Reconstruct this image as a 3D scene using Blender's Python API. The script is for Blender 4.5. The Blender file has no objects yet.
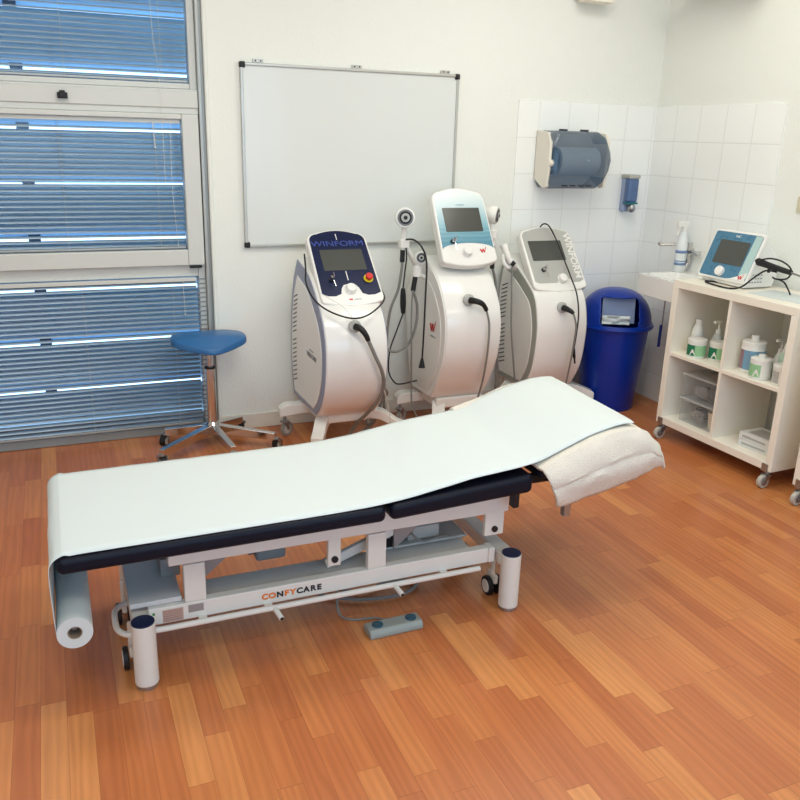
import bpy, bmesh, math, random
from mathutils import Vector, Matrix, noise
random.seed(7)
PI = math.pi
C = bpy.context.scene.collection
OFF = {}

# ------------------------------------------------------------------ helpers
def srgb(r, g, b):
    f = lambda c: (c/255/12.92) if c/255 <= .04045 else ((c/255+.055)/1.055)**2.4
    return (f(r), f(g), f(b), 1)

MATS = {}
def mat(name, col, rough=.5, metal=0, spec=.5, coat=0, trans=0, alpha=1, bump=None, ior=1.45):
    if name in MATS: return MATS[name]
    m = bpy.data.materials.new(name); m.use_nodes = True
    nt = m.node_tree; p = nt.nodes['Principled BSDF']
    p.inputs['Base Color'].default_value = srgb(*col)
    p.inputs['Roughness'].default_value = rough
    p.inputs['Metallic'].default_value = metal
    p.inputs['Specular IOR Level'].default_value = spec
    p.inputs['Coat Weight'].default_value = coat
    p.inputs['Transmission Weight'].default_value = trans
    p.inputs['Alpha'].default_value = alpha
    p.inputs['IOR'].default_value = ior
    tc = nt.nodes.new('ShaderNodeTexCoord')
    nz = nt.nodes.new('ShaderNodeTexNoise'); nz.inputs['Scale'].default_value = 40
    nt.links.new(tc.outputs['Object'], nz.inputs['Vector'])
    if bump:
        nz.inputs['Scale'].default_value = bump[0]; nz.inputs['Detail'].default_value = 4
        b = nt.nodes.new('ShaderNodeBump'); b.inputs['Strength'].default_value = bump[1]
        b.inputs['Distance'].default_value = bump[2]
        nt.links.new(nz.outputs['Fac'], b.inputs['Height'])
        nt.links.new(b.outputs['Normal'], p.inputs['Normal'])
    else:   # faint wear in the gloss
        mr = nt.nodes.new('ShaderNodeMapRange')
        mr.inputs['To Min'].default_value = max(0, rough-.03); mr.inputs['To Max'].default_value = min(1, rough+.03)
        nt.links.new(nz.outputs['Fac'], mr.inputs['Value']); nt.links.new(mr.outputs['Result'], p.inputs['Roughness'])
    MATS[name] = m
    return m

class B:
    """collects shapes into one bmesh"""
    def __init__(s): s.bm = bmesh.new()
    def add(s, verts, faces, M=None):
        vs = [s.bm.verts.new(M @ Vector(v) if M else Vector(v)) for v in verts]
        for f in faces:
            try: s.bm.faces.new([vs[i] for i in f])
            except ValueError: pass
        return vs
    def box(s, x0, x1, y0, y1, z0, z1, M=None):
        v = [(x, y, z) for x in (x0, x1) for y in (y0, y1) for z in (z0, z1)]
        f = [(0,1,3,2),(4,6,7,5),(0,4,5,1),(2,3,7,6),(0,2,6,4),(1,5,7,3)]
        s.add(v, f, M); return s
    def cyl(s, p0, p1, r0, r1=None, n=20, M=None, cap=True):
        r1 = r0 if r1 is None else r1
        p0, p1 = Vector(p0), Vector(p1); d = (p1-p0).normalized()
        a = d.orthogonal().normalized(); b = d.cross(a)
        v = []
        for p, r in ((p0, r0), (p1, r1)):
            for i in range(n):
                t = 2*PI*i/n; v.append(p+a*math.cos(t)*r+b*math.sin(t)*r)
        f = [(i, (i+1) % n, n+(i+1) % n, n+i) for i in range(n)]
        if cap: f += [tuple(range(n))[::-1], tuple(range(n, 2*n))]
        s.add(v, f, M); return s
    def lathe(s, prof, c=(0,0,0), axis=(0,0,1), n=28, M=None, cap=True):
        d = Vector(axis).normalized(); a = d.orthogonal().normalized(); b = d.cross(a); c = Vector(c)
        v = []; k = len(prof)
        for r, h in prof:
            for i in range(n):
                t = 2*PI*i/n; v.append(c+d*h+a*math.cos(t)*r+b*math.sin(t)*r)
        f = [(j*n+i, j*n+(i+1) % n, (j+1)*n+(i+1) % n, (j+1)*n+i) for j in range(k-1) for i in range(n)]
        if cap: f += [tuple(range(n))[::-1], tuple(range((k-1)*n, k*n))]
        s.add(v, f, M); return s
    def tube(s, pts, r, n=10, smooth=6, closed=False, M=None):
        P = [Vector(p) for p in pts]
        if smooth:
            Q = []; L = len(P)
            rng = range(L) if closed else range(L-1)
            for i in rng:
                g = (lambda j: P[j % L]) if closed else (lambda j: P[max(0, min(L-1, j))])
                a, b, c, d = g(i-1), g(i), g(i+1), g(i+2)
                for k in range(smooth):
                    t = k/smooth
                    Q.append(.5*((2*b)+(c-a)*t+(2*a-5*b+4*c-d)*t*t+(3*b-a-3*c+d)*t**3))
            if not closed: Q.append(P[-1])
            P = Q
        L = len(P); up = None; v = []
        for i in range(L):
            if closed: t = (P[(i+1) % L]-P[i-1]).normalized()
            else: t = (P[min(i+1, L-1)]-P[max(i-1, 0)]).normalized()
            if up is None: up = t.orthogonal().normalized()
            up = (up-t*up.dot(t))
            up = up.normalized() if up.length > 1e-6 else t.orthogonal().normalized()
            w = t.cross(up)
            rr = r(i/(L-1)) if callable(r) else r
            for k in range(n):
                q = 2*PI*k/n; v.append(P[i]+up*math.cos(q)*rr+w*math.sin(q)*rr)
        m = L if closed else L-1
        f = [(i*n+k, i*n+(k+1) % n, ((i+1) % L)*n+(k+1) % n, ((i+1) % L)*n+k) for i in range(m) for k in range(n)]
        if not closed: f += [tuple(range(n))[::-1], tuple(range((L-1)*n, L*n))]
        s.add(v, f, M); return s
    def prism(s, poly, h0, h1, fn=None, M=None):
        """poly of 2D points extruded between h0 and h1; fn(a,b,h) -> xyz"""
        fn = fn or (lambda a, b, h: (a, b, h)); n = len(poly)
        v = [fn(a, b, h0) for a, b in poly]+[fn(a, b, h1) for a, b in poly]
        f = [(i, (i+1) % n, n+(i+1) % n, n+i) for i in range(n)]+[tuple(range(n))[::-1], tuple(range(n, 2*n))]
        s.add(v, f, M); return s
    def grid(s, fn, nu, nv, M=None):
        v = [fn(i/(nu-1), j/(nv-1)) for i in range(nu) for j in range(nv)]
        f = [(i*nv+j, (i+1)*nv+j, (i+1)*nv+j+1, i*nv+j+1) for i in range(nu-1) for j in range(nv-1)]
        s.add(v, f, M); return s
    def ball(s, c, r, M=None, n=16, sq=(1,1,1)):
        k = n//2+1
        v = []
        for j in range(k):
            ph = PI*(j/(k-1)-.5)
            ph = max(-PI/2+.02, min(PI/2-.02, ph))
            for i in range(n):
                t = 2*PI*i/n
                v.append((c[0]+r*sq[0]*math.cos(ph)*math.cos(t), c[1]+r*sq[1]*math.cos(ph)*math.sin(t), c[2]+r*sq[2]*math.sin(ph)))
        f = [(j*n+i, j*n+(i+1) % n, (j+1)*n+(i+1) % n, (j+1)*n+i) for j in range(k-1) for i in range(n)]
        f += [tuple(range(n))[::-1], tuple(range((k-1)*n, k*n))]
        s.add(v, f, M); return s
    def obj(s, name, m, parent=None, bevel=0, seg=2, ang=35, local=False, sub=0, solid=0, weld=False):
        me = bpy.data.meshes.new(name)
        if weld: bmesh.ops.remove_doubles(s.bm, verts=s.bm.verts, dist=1e-5)
        bmesh.ops.recalc_face_normals(s.bm, faces=s.bm.faces)
        s.bm.to_mesh(me); s.bm.free()
        off = OFF.get(parent.name) if (parent is not None and not local) else None
        if off is not None: me.transform(Matrix.Translation(-off))
        me.materials.append(m)
        for p in me.polygons: p.use_smooth = True
        if not sub: me.set_sharp_from_angle(angle=math.radians(ang))
        o = bpy.data.objects.new(name, me); C.objects.link(o)
        if parent is not None:
            o.parent = parent
            if parent.name in OFF: OFF[o.name] = OFF[parent.name]
        if solid:
            q = o.modifiers.new('solid', 'SOLIDIFY'); q.thickness = solid; q.offset = 0
        if bevel:
            q = o.modifiers.new('bevel', 'BEVEL'); q.width = bevel; q.segments = seg; q.limit_method = 'ANGLE'
            q.angle_limit = math.radians(ang); q.harden_normals = True
        if sub:
            q = o.modifiers.new('sub', 'SUBSURF'); q.levels = q.render_levels = sub
        return o

def thing(name, label, cat, loc=(0,0,0), rz=0, group=None):
    o = bpy.data.objects.new(name, None); C.objects.link(o)
    o.location = loc; o.rotation_euler = (0, 0, rz); o.empty_display_size = .05
    o['label'] = label; o['category'] = cat
    if group: o['group'] = group
    OFF[o.name] = Vector(loc)
    return o
def tag(o, label, cat, group=None):
    o['label'] = label; o['category'] = cat
    if group: o['group'] = group
    return o
def struct(b, name, m, parent=None, **k):
    o = b.obj(name, m, parent, **k)
    if parent is None: o['kind'] = 'structure'
    return o
def text(s, size, M, name, m, parent, ext=.0006, sx=1, spacing=1, local=False, bold=0):
    cu = bpy.data.curves.new(name, 'FONT'); cu.body = s; cu.size = size; cu.extrude = ext
    cu.align_x = 'CENTER'; cu.align_y = 'CENTER'; cu.space_character = spacing; cu.offset = bold
    t = bpy.data.objects.new(name+'_src', cu); C.objects.link(t)
    dg = bpy.context.evaluated_depsgraph_get()
    me = bpy.data.meshes.new_from_object(t.evaluated_get(dg))
    bpy.data.objects.remove(t); bpy.data.curves.remove(cu)
    me.transform(M @ Matrix.Diagonal((sx, 1, 1, 1)))
    if not local and parent is not None and parent.name in OFF: me.transform(Matrix.Translation(-OFF[parent.name]))
    me.name = name; me.materials.clear(); me.materials.append(m)
    o = bpy.data.objects.new(name, me); C.objects.link(o); o.parent = parent
    return o
def copy_tree(o, parent=None):
    c = o.copy(); C.objects.link(c)
    if parent is not None: c.parent = parent
    for ch in list(o.children): copy_tree(ch, c)
    return c
def rrect(w, h, r, n=5, x=0, y=0):
    """rounded rectangle polygon; r number or (bl, br, tr, tl)"""
    if not isinstance(r, tuple): r = (r,)*4
    out = []
    for (sx, sy, a0), q in zip(((-1,-1,PI), (1,-1,1.5*PI), (1,1,0), (-1,1,.5*PI)), r):
        cx, cy = sx*(w/2-q), sy*(h/2-q)
        for i in range(n+1):
            a = a0+PI/2*i/n; out.append((x+cx+q*math.cos(a), y+cy+q*math.sin(a)))
    return out
def frame(o, x, y, z=None):
    """matrix from origin and two axes"""
    x = Vector(x).normalized(); y = Vector(y); y = (y-x*y.dot(x)).normalized(); z = x.cross(y)
    return Matrix(((x.x, y.x, z.x, o[0]), (x.y, y.y, z.y, o[1]), (x.z, y.z, z.z, o[2]), (0,0,0,1)))
def catmull(P, k=5, closed=False):
    out = []; L = len(P)
    for i in range(L if closed else L-1):
        g = (lambda j: P[j % L]) if closed else (lambda j: P[max(0, min(L-1, j))])
        a, b, c, d = [Vector(g(j)) for j in (i-1, i, i+1, i+2)]
        for q in range(k):
            t = q/k; out.append(tuple(.5*((2*b)+(c-a)*t+(2*a-5*b+4*c-d)*t*t+(3*b-a-3*c+d)*t**3)))
    if not closed: out.append(tuple(P[-1]))
    return out

# ------------------------------------------------------------------ materials
def wall_mat():
    m = mat('plaster', (240, 242, 234), .8, bump=(70, .35, .006)); return m
WALL = wall_mat()
def floor_mat():
    m = bpy.data.materials.new('laminate'); m.use_nodes = True
    nt = m.node_tree; N = nt.nodes; L = nt.links; p = N['Principled BSDF']
    def math_(op, a, b=None, c=None):
        n = N.new('ShaderNodeMath'); n.operation = op
        for i, v in enumerate((a, b, c)):
            if v is None: continue
            if isinstance(v, (int, float)): n.inputs[i].default_value = v
            else: L.new(v, n.inputs[i])
        return n.outputs[0]
    geo = N.new('ShaderNodeNewGeometry'); sep = N.new('ShaderNodeSeparateXYZ'); L.new(geo.outputs['Position'], sep.inputs[0])
    X, Y = sep.outputs[0], sep.outputs[1]
    u = math_('DIVIDE', math_('ADD', X, .934+7), .068)
    iu = math_('FLOOR', u); fu = math_('FRACT', u)
    wn = N.new('ShaderNodeTexWhiteNoise'); wn.noise_dimensions = '1D'; L.new(iu, wn.inputs['W'])
    v = math_('ADD', math_('DIVIDE', math_('ADD', Y, 9), .42), math_('MULTIPLY', wn.outputs['Value'], 7.3))
    iv = math_('FLOOR', v); fv = math_('FRACT', v)
    cmb = N.new('ShaderNodeCombineXYZ'); L.new(iu, cmb.inputs[0]); L.new(iv, cmb.inputs[1])
    w2 = N.new('ShaderNodeTexWhiteNoise'); w2.noise_dimensions = '3D'; L.new(cmb.outputs[0], w2.inputs['Vector'])
    ramp = N.new('ShaderNodeValToRGB'); e = ramp.color_ramp
    e.elements[0].position = 0; e.elements[0].color = srgb(182, 106, 62)
    e.elements[1].position = 1; e.elements[1].color = srgb(212, 142, 84)
    for pos, c in ((.3, (190, 113, 66)), (.6, (197, 121, 70)), (.8, (203, 129, 75))):
        q = e.elements.new(pos); q.color = srgb(*c)
    L.new(w2.outputs['Value'], ramp.inputs['Fac'])
    # grain, shifted for each strip
    gc = N.new('ShaderNodeCombineXYZ')
    L.new(math_('ADD', math_('MULTIPLY', X, 1), math_('MULTIPLY', w2.outputs['Value'], 31)), gc.inputs[0])
    L.new(math_('MULTIPLY', Y, .09), gc.inputs[1]); L.new(math_('MULTIPLY', iu, .37), gc.inputs[2])
    g1 = N.new('ShaderNodeTexNoise'); g1.inputs['Scale'].default_value = 28; g1.inputs['Detail'].default_value = 6
    g1.inputs['Distortion'].default_value = 1.2; L.new(gc.outputs[0], g1.inputs['Vector'])
    wv = N.new('ShaderNodeTexWave'); wv.inputs['Scale'].default_value = 12; wv.inputs['Distortion'].default_value = 9
    wv.inputs['Detail'].default_value = 2; wv.inputs['Detail Scale'].default_value = 1.2; L.new(gc.outputs[0], wv.inputs['Vector'])
    gs = math_('ADD', math_('MULTIPLY', g1.outputs['Fac'], .55), math_('MULTIPLY', wv.outputs['Fac'], .22))
    mr = N.new('ShaderNodeMapRange'); mr.inputs['From Min'].default_value = .15; mr.inputs['From Max'].default_value = .65
    mr.inputs['To Min'].default_value = .84; mr.inputs['To Max'].default_value = 1.1; L.new(gs, mr.inputs['Value'])
    mx = N.new('ShaderNodeMix'); mx.data_type = 'RGBA'; mx.blend_type = 'MULTIPLY'; mx.inputs['Factor'].default_value = 1
    L.new(ramp.outputs['Color'], mx.inputs['A'])
    cg = N.new('ShaderNodeCombineColor'); L.new(mr.outputs[0], cg.inputs[0])
    L.new(math_('POWER', mr.outputs[0], 1.25), cg.inputs[1]); L.new(math_('POWER', mr.outputs[0], 1.4), cg.inputs[2])
    L.new(cg.outputs[0], mx.inputs['B'])
    # seams
    s1 = math_('LESS_THAN', math_('MINIMUM', fu, math_('SUBTRACT', 1, fu)), .013)
    s2 = math_('LESS_THAN', math_('MINIMUM', fv, math_('SUBTRACT', 1, fv)), .003)
    sm = math_('MULTIPLY', math_('MAXIMUM', s1, s2), .35)
    mx2 = N.new('ShaderNodeMix'); mx2.data_type = 'RGBA'; L.new(sm, mx2.inputs['Factor'])
    L.new(mx.outputs['Result'], mx2.inputs['A']); mx2.inputs['B'].default_value = srgb(110, 55, 30)
    L.new(mx2.outputs['Result'], p.inputs['Base Color'])
    p.inputs['Roughness'].default_value = .28; p.inputs['Specular IOR Level'].default_value = .5
    return m
def tile_mat():
    m = bpy.data.materials.new('tile'); m.use_nodes = True
    nt = m.node_tree; N = nt.nodes; L = nt.links; p = N['Principled BSDF']
    geo = N.new('ShaderNodeNewGeometry'); sep = N.new('ShaderNodeSeparateXYZ'); L.new(geo.outputs['Position'], sep.inputs[0])
    def mt(op, a, b):
        n = N.new('ShaderNodeMath'); n.operation = op
        for i, v in enumerate((a, b)):
            if isinstance(v, (int, float)): n.inputs[i].default_value = v
            else: L.new(v, n.inputs[i])
        return n.outputs[0]
    # x runs along the back wall, y along the side wall: their sum serves both faces
    hu = mt('FRACT', mt('DIVIDE', mt('ADD', mt('SUBTRACT', sep.outputs[0], sep.outputs[1]), 8-2.53+.02), .2), 0)
    hv = mt('FRACT', mt('DIVIDE', mt('SUBTRACT', 9.77, sep.outputs[2]), .2), 0)
    g = mt('MINIMUM', mt('MINIMUM', hu, mt('SUBTRACT', 1, hu)), mt('MINIMUM', hv, mt('SUBTRACT', 1, hv)))
    r = N.new('ShaderNodeMapRange'); r.inputs['From Min'].default_value = .007; r.inputs['From Max'].default_value = .016
    L.new(g, r.inputs['Value'])
    mx = N.new('ShaderNodeMix'); mx.data_type = 'RGBA'; L.new(r.outputs[0], mx.inputs['Factor'])
    mx.inputs['A'].default_value = srgb(234, 235, 231); mx.inputs['B'].default_value = srgb(248, 250, 246)
    L.new(mx.outputs['Result'], p.inputs['Base Color']); p.inputs['Roughness'].default_value = .22
    b = N.new('ShaderNodeBump'); b.inputs['Strength'].default_value = .4; b.inputs['Distance'].default_value = .003
    L.new(r.outputs[0], b.inputs['Height']); L.new(b.outputs['Normal'], p.inputs['Normal'])
    return m
FLOOR = floor_mat(); TILE = tile_mat()
ALU = mat('window_frame_paint', (214, 216, 210), .4)
ALU2 = mat('window_frame_grey', (176, 178, 174), .35, metal=.3)
SLAT = mat('blind_slat', (168, 190, 208), .35, metal=.2)
BLADE = mat('louvre_paint', (190, 216, 230), .4)
WHITE = mat('white_plastic', (238, 236, 230), .22, coat=.3)
WHITE2 = mat('white_lacquer', (232, 226, 212), .35)
CREAM = mat('cream_board', (246, 240, 224), .38)
METALW = mat('white_powder_coat', (226, 222, 212), .35)
CHROME = mat('chrome', (215, 215, 215), .12, metal=1)
STEEL = mat('brushed_steel', (170, 172, 172), .35, metal=.9)
GREYM = mat('grey_metal', (150, 152, 152), .45, metal=.4)
BLACK = mat('black_rubber', (22, 22, 24), .5)
VINYL = mat('black_vinyl', (14, 20, 34), .42, 0, .22, bump=(600, .15, .0008))
CABG = mat('grey_cable', (128, 128, 122), .45)
PAPER = mat('paper', (212, 220, 218), .75, bump=(9, .15, .006))
TOWEL = mat('terry_towel', (240, 234, 220), .95, bump=(260, 1.0, .007))
BLUEV = mat('blue_vinyl', (46, 104, 158), .3, bump=(500, .1, .0006))
NAVY = mat('navy_face', (14, 26, 62), .3, spec=.3)
SCREEN = mat('dark_screen', (74, 76, 72), .2)
BLUEP = mat('blue_plastic', (3, 48, 150), .3)
RED = mat('red_plastic', (208, 40, 34), .35)
YEL = mat('yellow_plastic', (225, 205, 40), .4)
BG = mat('blue_grey_trim', (140, 148, 172), .4)
GT = mat('grey_green_trim', (160, 162, 152), .4)
GREYF = mat('grey_face', (178, 178, 172), .35)

# ------------------------------------------------------------------ room
XR, XL, YB, YF, H = 2.53, -2.9, 0.0, -5.6, 2.85
struct(B().box(XL-.1, XR+.1, YF-.1, .35, -.1, 0), 'floor', FLOOR)
struct(B().box(XL-.1, XR+.1, YF-.1, .35, H, H+.1), 'ceiling', mat('ceiling_paint', (240, 238, 230), .9))
WX0, WX1, WT = -2.45, -.165, 2.6       # window opening
b = B(); b.box(WX1, XR+.1, 0, .3, 0, H); b.box(XL-.1, WX0, 0, .3, 0, H); b.box(WX0, WX1, 0, .3, WT, H)
struct(b, 'wall_back', WALL, weld=True)
struct(B().box(XR, XR+.1, YF, 0, 0, H), 'wall_right', WALL)
struct(B().box(XL-.1, XL, YF, 0, 0, H), 'wall_left', WALL)
b = B(); b.box(XL-.1, -2.0, YF-.1, YF, 0, H); b.box(1.7, XR+.1, YF-.1, YF, 0, H); b.box(-2.0, 1.7, YF-.1, YF, 0, .75); b.box(-2.0, 1.7, YF-.1, YF, 2.5, H)  # opening between the front wall pieces is added to let fill daylight in
struct(b, 'wall_front', WALL, weld=True)
b = B()
for q in (-2.0, -.78, .46, 1.65): b.box(q, q+.05, YF-.08, YF-.03, .75, 2.5)
b.box(-2.0, 1.7, YF-.08, YF-.03, .75, .80); b.box(-2.0, 1.7, YF-.08, YF-.03, 2.45, 2.5)
struct(b, 'added_fill_window', mat('window_frame_paint', (214, 216, 210), .4))  # frame of the added window behind the camera, there for soft fill light
struct(B().box(WX1+.005, 1.55, -.014, 0, 0, .085), 'baseboard_back', mat('baseboard_paint', (232, 228, 216), .45), bevel=.004)
struct(B().box(XR-.014, XR, -5.6, -1.0, 0, .085), 'baseboard_right', MATS['baseboard_paint'], bevel=.004)
b = B(); b.box(1.565, XR, -.009, 0, 0, 1.77); struct(b, 'trim_1', TILE, bevel=.002)
b = B(); b.box(XR-.009, XR, -.99, -.009, 0, 1.77); struct(b, 'trim_2', TILE, bevel=.002)
# reveal strip and rounded plaster bead beside the window
b = B(); b.cyl((WX1+.004, -.002, 0), (WX1+.004, -.002, WT), .010); struct(b, 'trim_3', WALL)

# window: fixed upper light, tilting sash, low light
b = B()
FY0, FY1 = .035, .11
b.box(WX0, -.2355, FY0, FY1, 1.7455, 1.772)        # upper bead
b.box(WX0, WX0+.06, FY0, FY1, 0, WT); b.box(-.235, WX1-.0355, FY0, FY1, 0.0505, WT-.0605)
b.box(WX0, WX1-.0355, FY0, FY1, WT-.06, WT)
b.box(WX0, -.2355, FY0, FY1, .845, .91)
w = struct(b, 'window_1', ALU, bevel=.004)
b = B(); b.box(WX1-.035, WX1-.018, .005, FY1, 0, WT); b.box(WX1-.0175, WX1, .02, FY1, 0, WT)
b.obj('frame_profile', ALU2, w, bevel=.003)
B().box(WX0, WX1-.036, FY0-.01, FY1, 0, .0495).obj('bottom_rail', mat('rail_grey', (150, 160, 162), .4, metal=.3), w, bevel=.006)
# transom over the sash
b = B(); b.box(WX0, WX1-.036, .02, .034, 1.632, 1.745); b.box(WX0, -.236, .0342, .10, 1.632, 1.745); b.box(WX0, WX1-.037, .012, .02, 1.66, 1.735)
b.obj('transom', ALU, w, bevel=.004)
b = B(); GX = -.285
b.box(GX, -.205, .005, .085, .905, 1.632); b.box(WX0+.04, WX0+.12, .005, .085, .905, 1.632)
b.box(WX0+.12, GX, .005, .085, 1.607, 1.632); b.box(WX0+.12, GX, .005, .085, .905, .985)
sash = b.obj('sash', ALU, w, bevel=.006)
b = B(); b.box(-.282, -.222, -.004, .012, .893, .905); b.obj('stop', BLACK, w, bevel=.002)
b = B(); b.box(-.832, -.788, -.012, .012, 1.682, 1.708); b.box(-.822, -.798, -.02, .012, 1.686, 1.716); b.obj('latch', BLACK, w, bevel=.003)
GLASS = bpy.data.materials.new('window_glass'); GLASS.use_nodes = True
nt = GLASS.node_tree; nt.nodes.clear()
o_ = nt.nodes.new('ShaderNodeOutputMaterial'); tr = nt.nodes.new('ShaderNodeBsdfTransparent'); gl = nt.nodes.new('ShaderNodeBsdfGlossy')
gl.inputs['Roughness'].default_value = .02; tr.inputs['Color'].default_value = (.9, .95, 1, 1)
mx = nt.nodes.new('ShaderNodeMixShader'); fr = nt.nodes.new('ShaderNodeFresnel'); fr.inputs['IOR'].default_value = 1.4
nt.links.new(fr.outputs[0], mx.inputs[0]); nt.links.new(tr.outputs[0], mx.inputs[1]); nt.links.new(gl.outputs[0], mx.inputs[2]); nt.links.new(mx.outputs[0], o_.inputs[0])
for z0, z1, yy in ((.985, 1.615, .06), (1.772, WT-.06, .075), (.05, .845, .09)):
    B().box(WX0+.06, -.235, yy, yy+.004, z0, z1).obj('pane', GLASS, w)

# venetian blinds
def blind(z0, z1, x0, x1, y, label, tilt=24, side=False):
    t = thing('venetian_blind', label, 'blind', ((x0+x1)/2, y, z0), 0, 'venetian blinds in the window')
    b = B(); z = z0+.018; k = 0; a = math.radians(tilt)
    while z < z1-.022:
        n = 5
        def f(u, v, z=z):
            s = (v-.5)*.024
            return (x0+(x1-x0)*u, y+s*math.cos(a), z+s*math.sin(a)+.0022*(1-(2*v-1)**2))
        b.grid(f, 2, n); z += .024; k += 1
    b.obj('slats', SLAT, t, solid=.0006)
    B().box(x0, x1, y-.012, y+.012, z1-.018, z1).obj('headrail', ALU, t, bevel=.002)
    B().box(x0, x1, y-.011, y+.011, z0, z0+.01).obj('bottom_rail', ALU2, t, bevel=.002)
    for cx in (x1-.12, x1-.55, x1-1.15, x1-1.75):
        if cx > x0:
            b = B()
            for q in (-.0135, .0135): b.cyl((cx, y+q, z0), (cx, y+q, z1-.01), .0006, n=5)
            b.obj('ladder_cord', mat('cord', (225, 225, 220), .7), t)
    return t
t = blind(1.775, WT-.065, WX0+.07, -.243, .042, 'topmost grey venetian blind, in the upper pane above the white transom with the black latch')
B().tube([(-.40, .028, 2.5), (-.395, .026, 2.0), (-.38, -.018, 1.78), (-.38, -.018, 1.3)], .0011, n=6).obj('pull_cord', MATS['cord'], t)
t = blind(.99, 1.606, WX0+.13, -.292, .035, 'middle grey venetian blind, in the tilting sash below the black latch')
b = B(); b.tube([(-.335, .018, 1.60), (-.345, .016, 1.3), (-.33, .016, 1.0)], .0012, n=6); b.obj('pull_cord', MATS['cord'], t)
b = B(); b.cyl((-.42, .018, 1.60), (-.415, .016, 1.48), .002, n=8); b.ball((-.415, .016, 1.475), .005); b.obj('tilt_wand', MATS['cord'], t)
t = blind(.055, .842, WX0+.07, -.252, .02, 'lowest grey venetian blind, behind the blue saddle stool and reaching the floor')
b = B(); b.cyl((-.32, .003, .83), (-.318, .003, .66), .0015, n=8); b.ball((-.318, .003, .655), .005); b.obj('tilt_wand', MATS['cord'], t)
# short dark frame slot with slat ends right of the low pane
b = B()
for i in range(33): b.box(-.247, -.205, .03, .034, .06+i*.024, .066+i*.024)
b.obj('slot', GREYM, w)

# outside: curved louvre blades on posts
lv = thing('window_louvre', 'outdoor blue grey louvre screen of wide horizontal blades behind the window', 'louvre', (-1.3, .5, -.3))
for i in range(13):
    zt = 2.675-.2805*i
    b = B()
    def f(u, v, zt=zt):
        s = v
        return (-4.2+5.2*u, .5+.075*math.sin(PI*s)*-1+.05*s, zt-.012-.262*s)
    b.grid(f, 2, 12); b.obj('blade', BLADE, lv, solid=.006)
for px in (-1.0, -2.6):
    B().box(px-.03, px+.03, .53, .60, -.9, 2.75).obj('post', mat('post_paint', (70, 84, 100), .5), lv)
b = B()
b.box(-5.5, 2.5, .36, 3.6, -1.12, -1.0)
struct(b, 'ground', mat('paving', (120, 140, 150), .8))

# whiteboard
WBX0, WBX1, WBZ0, WBZ1 = 0, 1.181, .993, 1.88
t = thing('whiteboard', 'large blank whiteboard with aluminium rim on the back wall above the treatment machines', 'whiteboard', (.59, 0, .993))
B().box(.012, 1.169, -.014, -.001, 1.005, 1.868).obj('writing_surface', mat('board_enamel', (226, 230, 226), .18), t)
b = B(); b.box(0, 1.181, -.022, -.001, .993, 1.007); b.box(0, 1.181, -.022, -.001, 1.866, 1.88)
b.box(0, .014, -.022, -.001, 1.007, 1.866); b.box(1.167, 1.181, -.022, -.001, 1.007, 1.866)
b.obj('rim', mat('aluminium', (196, 196, 190), .35, metal=.6), t, bevel=.003)
for x in (0, 1.181):
    for z in (.993, 1.88):
        sx = 1 if x == 0 else -1; sz = 1 if z < 1.5 else -1
        a, c = sorted((x-sx*.003, x+sx*.026)); d, e = sorted((z-sz*.003, z+sz*.026))
        B().box(a, c, -.025, -.001, d, e).obj('corner_cap', BLACK, t, bevel=.006)
for x in (.09, .60, 1.10):
    b = B(); b.box(x-.026, x+.026, -.016, -.001, 1.88, 1.897)
    br = b.obj('bracket', MATS['aluminium'], t, bevel=.002)
    b = B()
    for q in (-.013, .013): b.cyl((x+q, -.016, 1.889), (x+q, -.018, 1.889), .004, n=10)
    b.obj('screw', BLACK, br)

# ------------------------------------------------------------------ castors
def castor(x, y, h, r=.028, parent=None, ang=0, twin=False, wheelm=None, tw=.016):
    """fork and wheel standing on the floor at x,y below height h"""
    ca, sa = math.cos(ang), math.sin(ang)
    M = Matrix.Translation((x, y, 0)) @ Matrix.Rotation(ang, 4, 'Z')
    b = B(); b.cyl((0, 0, r*1.9), (0, 0, h), .008, n=12, M=M)
    b.cyl((0, 0, r*2.05), (0, 0, r*2.25), r*.62, n=16, M=M)
    for s in (-1, 1):
        b.prism([(-.012, r*2.1), (.016, r*2.1), (.026, r*.9), (.012, r*.85)], s*tw*.75-.0015, s*tw*.75+.0015, fn=lambda a, q, c: (a, c, q), M=M)
    f = b.obj('castor', STEEL, parent, bevel=.001)
    b = B(); b.cyl((.014, -tw/2, r), (.014, tw/2, r), r, n=24, M=M); wt = b.obj('tyre', BLACK if wheelm is None else wheelm, f, bevel=.003)
    b = B(); b.cyl((.014, -tw/2-.001, r), (.014, tw/2+.001, r), r*.66, n=20, M=M); b.obj('hub', mat('hub_grey', (196, 194, 186), .4), f, bevel=.001)
    return f

# ------------------------------------------------------------------ stool
t = thing('saddle_stool', 'blue saddle stool on a chrome column and five-legged castor base', 'stool', (-.235, -.185, 0))
sx0, sy0 = -.235, -.185
def seat(u, v):
    """v runs from the underside centre over the rim to the crown"""
    a = 2*PI*u; c, s_ = math.cos(a), math.sin(a)
    k = math.sin(v*PI)**.6
    ex = abs(c)**.72*(1 if c > 0 else -1); ey = abs(s_)**.72*(1 if s_ > 0 else -1)
    front = max(0, -ey*k)
    X = .188*k*ex*(1-.55*front**7); Y = (.15 if ey > 0 else .10)*k*ey-(.060*front**6)
    dip = -.026*front**3+.004*(X/.188)**2
    Z = .566+dip-((.022+.022*(1-k**3)) if v <= .5 else -(.006+.020*(1-k**3)))
    return (sx0-.0+X, sy0+Y, Z)
b = B(); NU, NV = 40, 17
vs = []
for j in range(NV):
    v = .03+.94*j/(NV-1)
    for i in range(NU): vs.append(seat(i/NU, v))
fs = [(j*NU+i, j*NU+(i+1) % NU, (j+1)*NU+(i+1) % NU, (j+1)*NU+i) for j in range(NV-1) for i in range(NU)]
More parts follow.
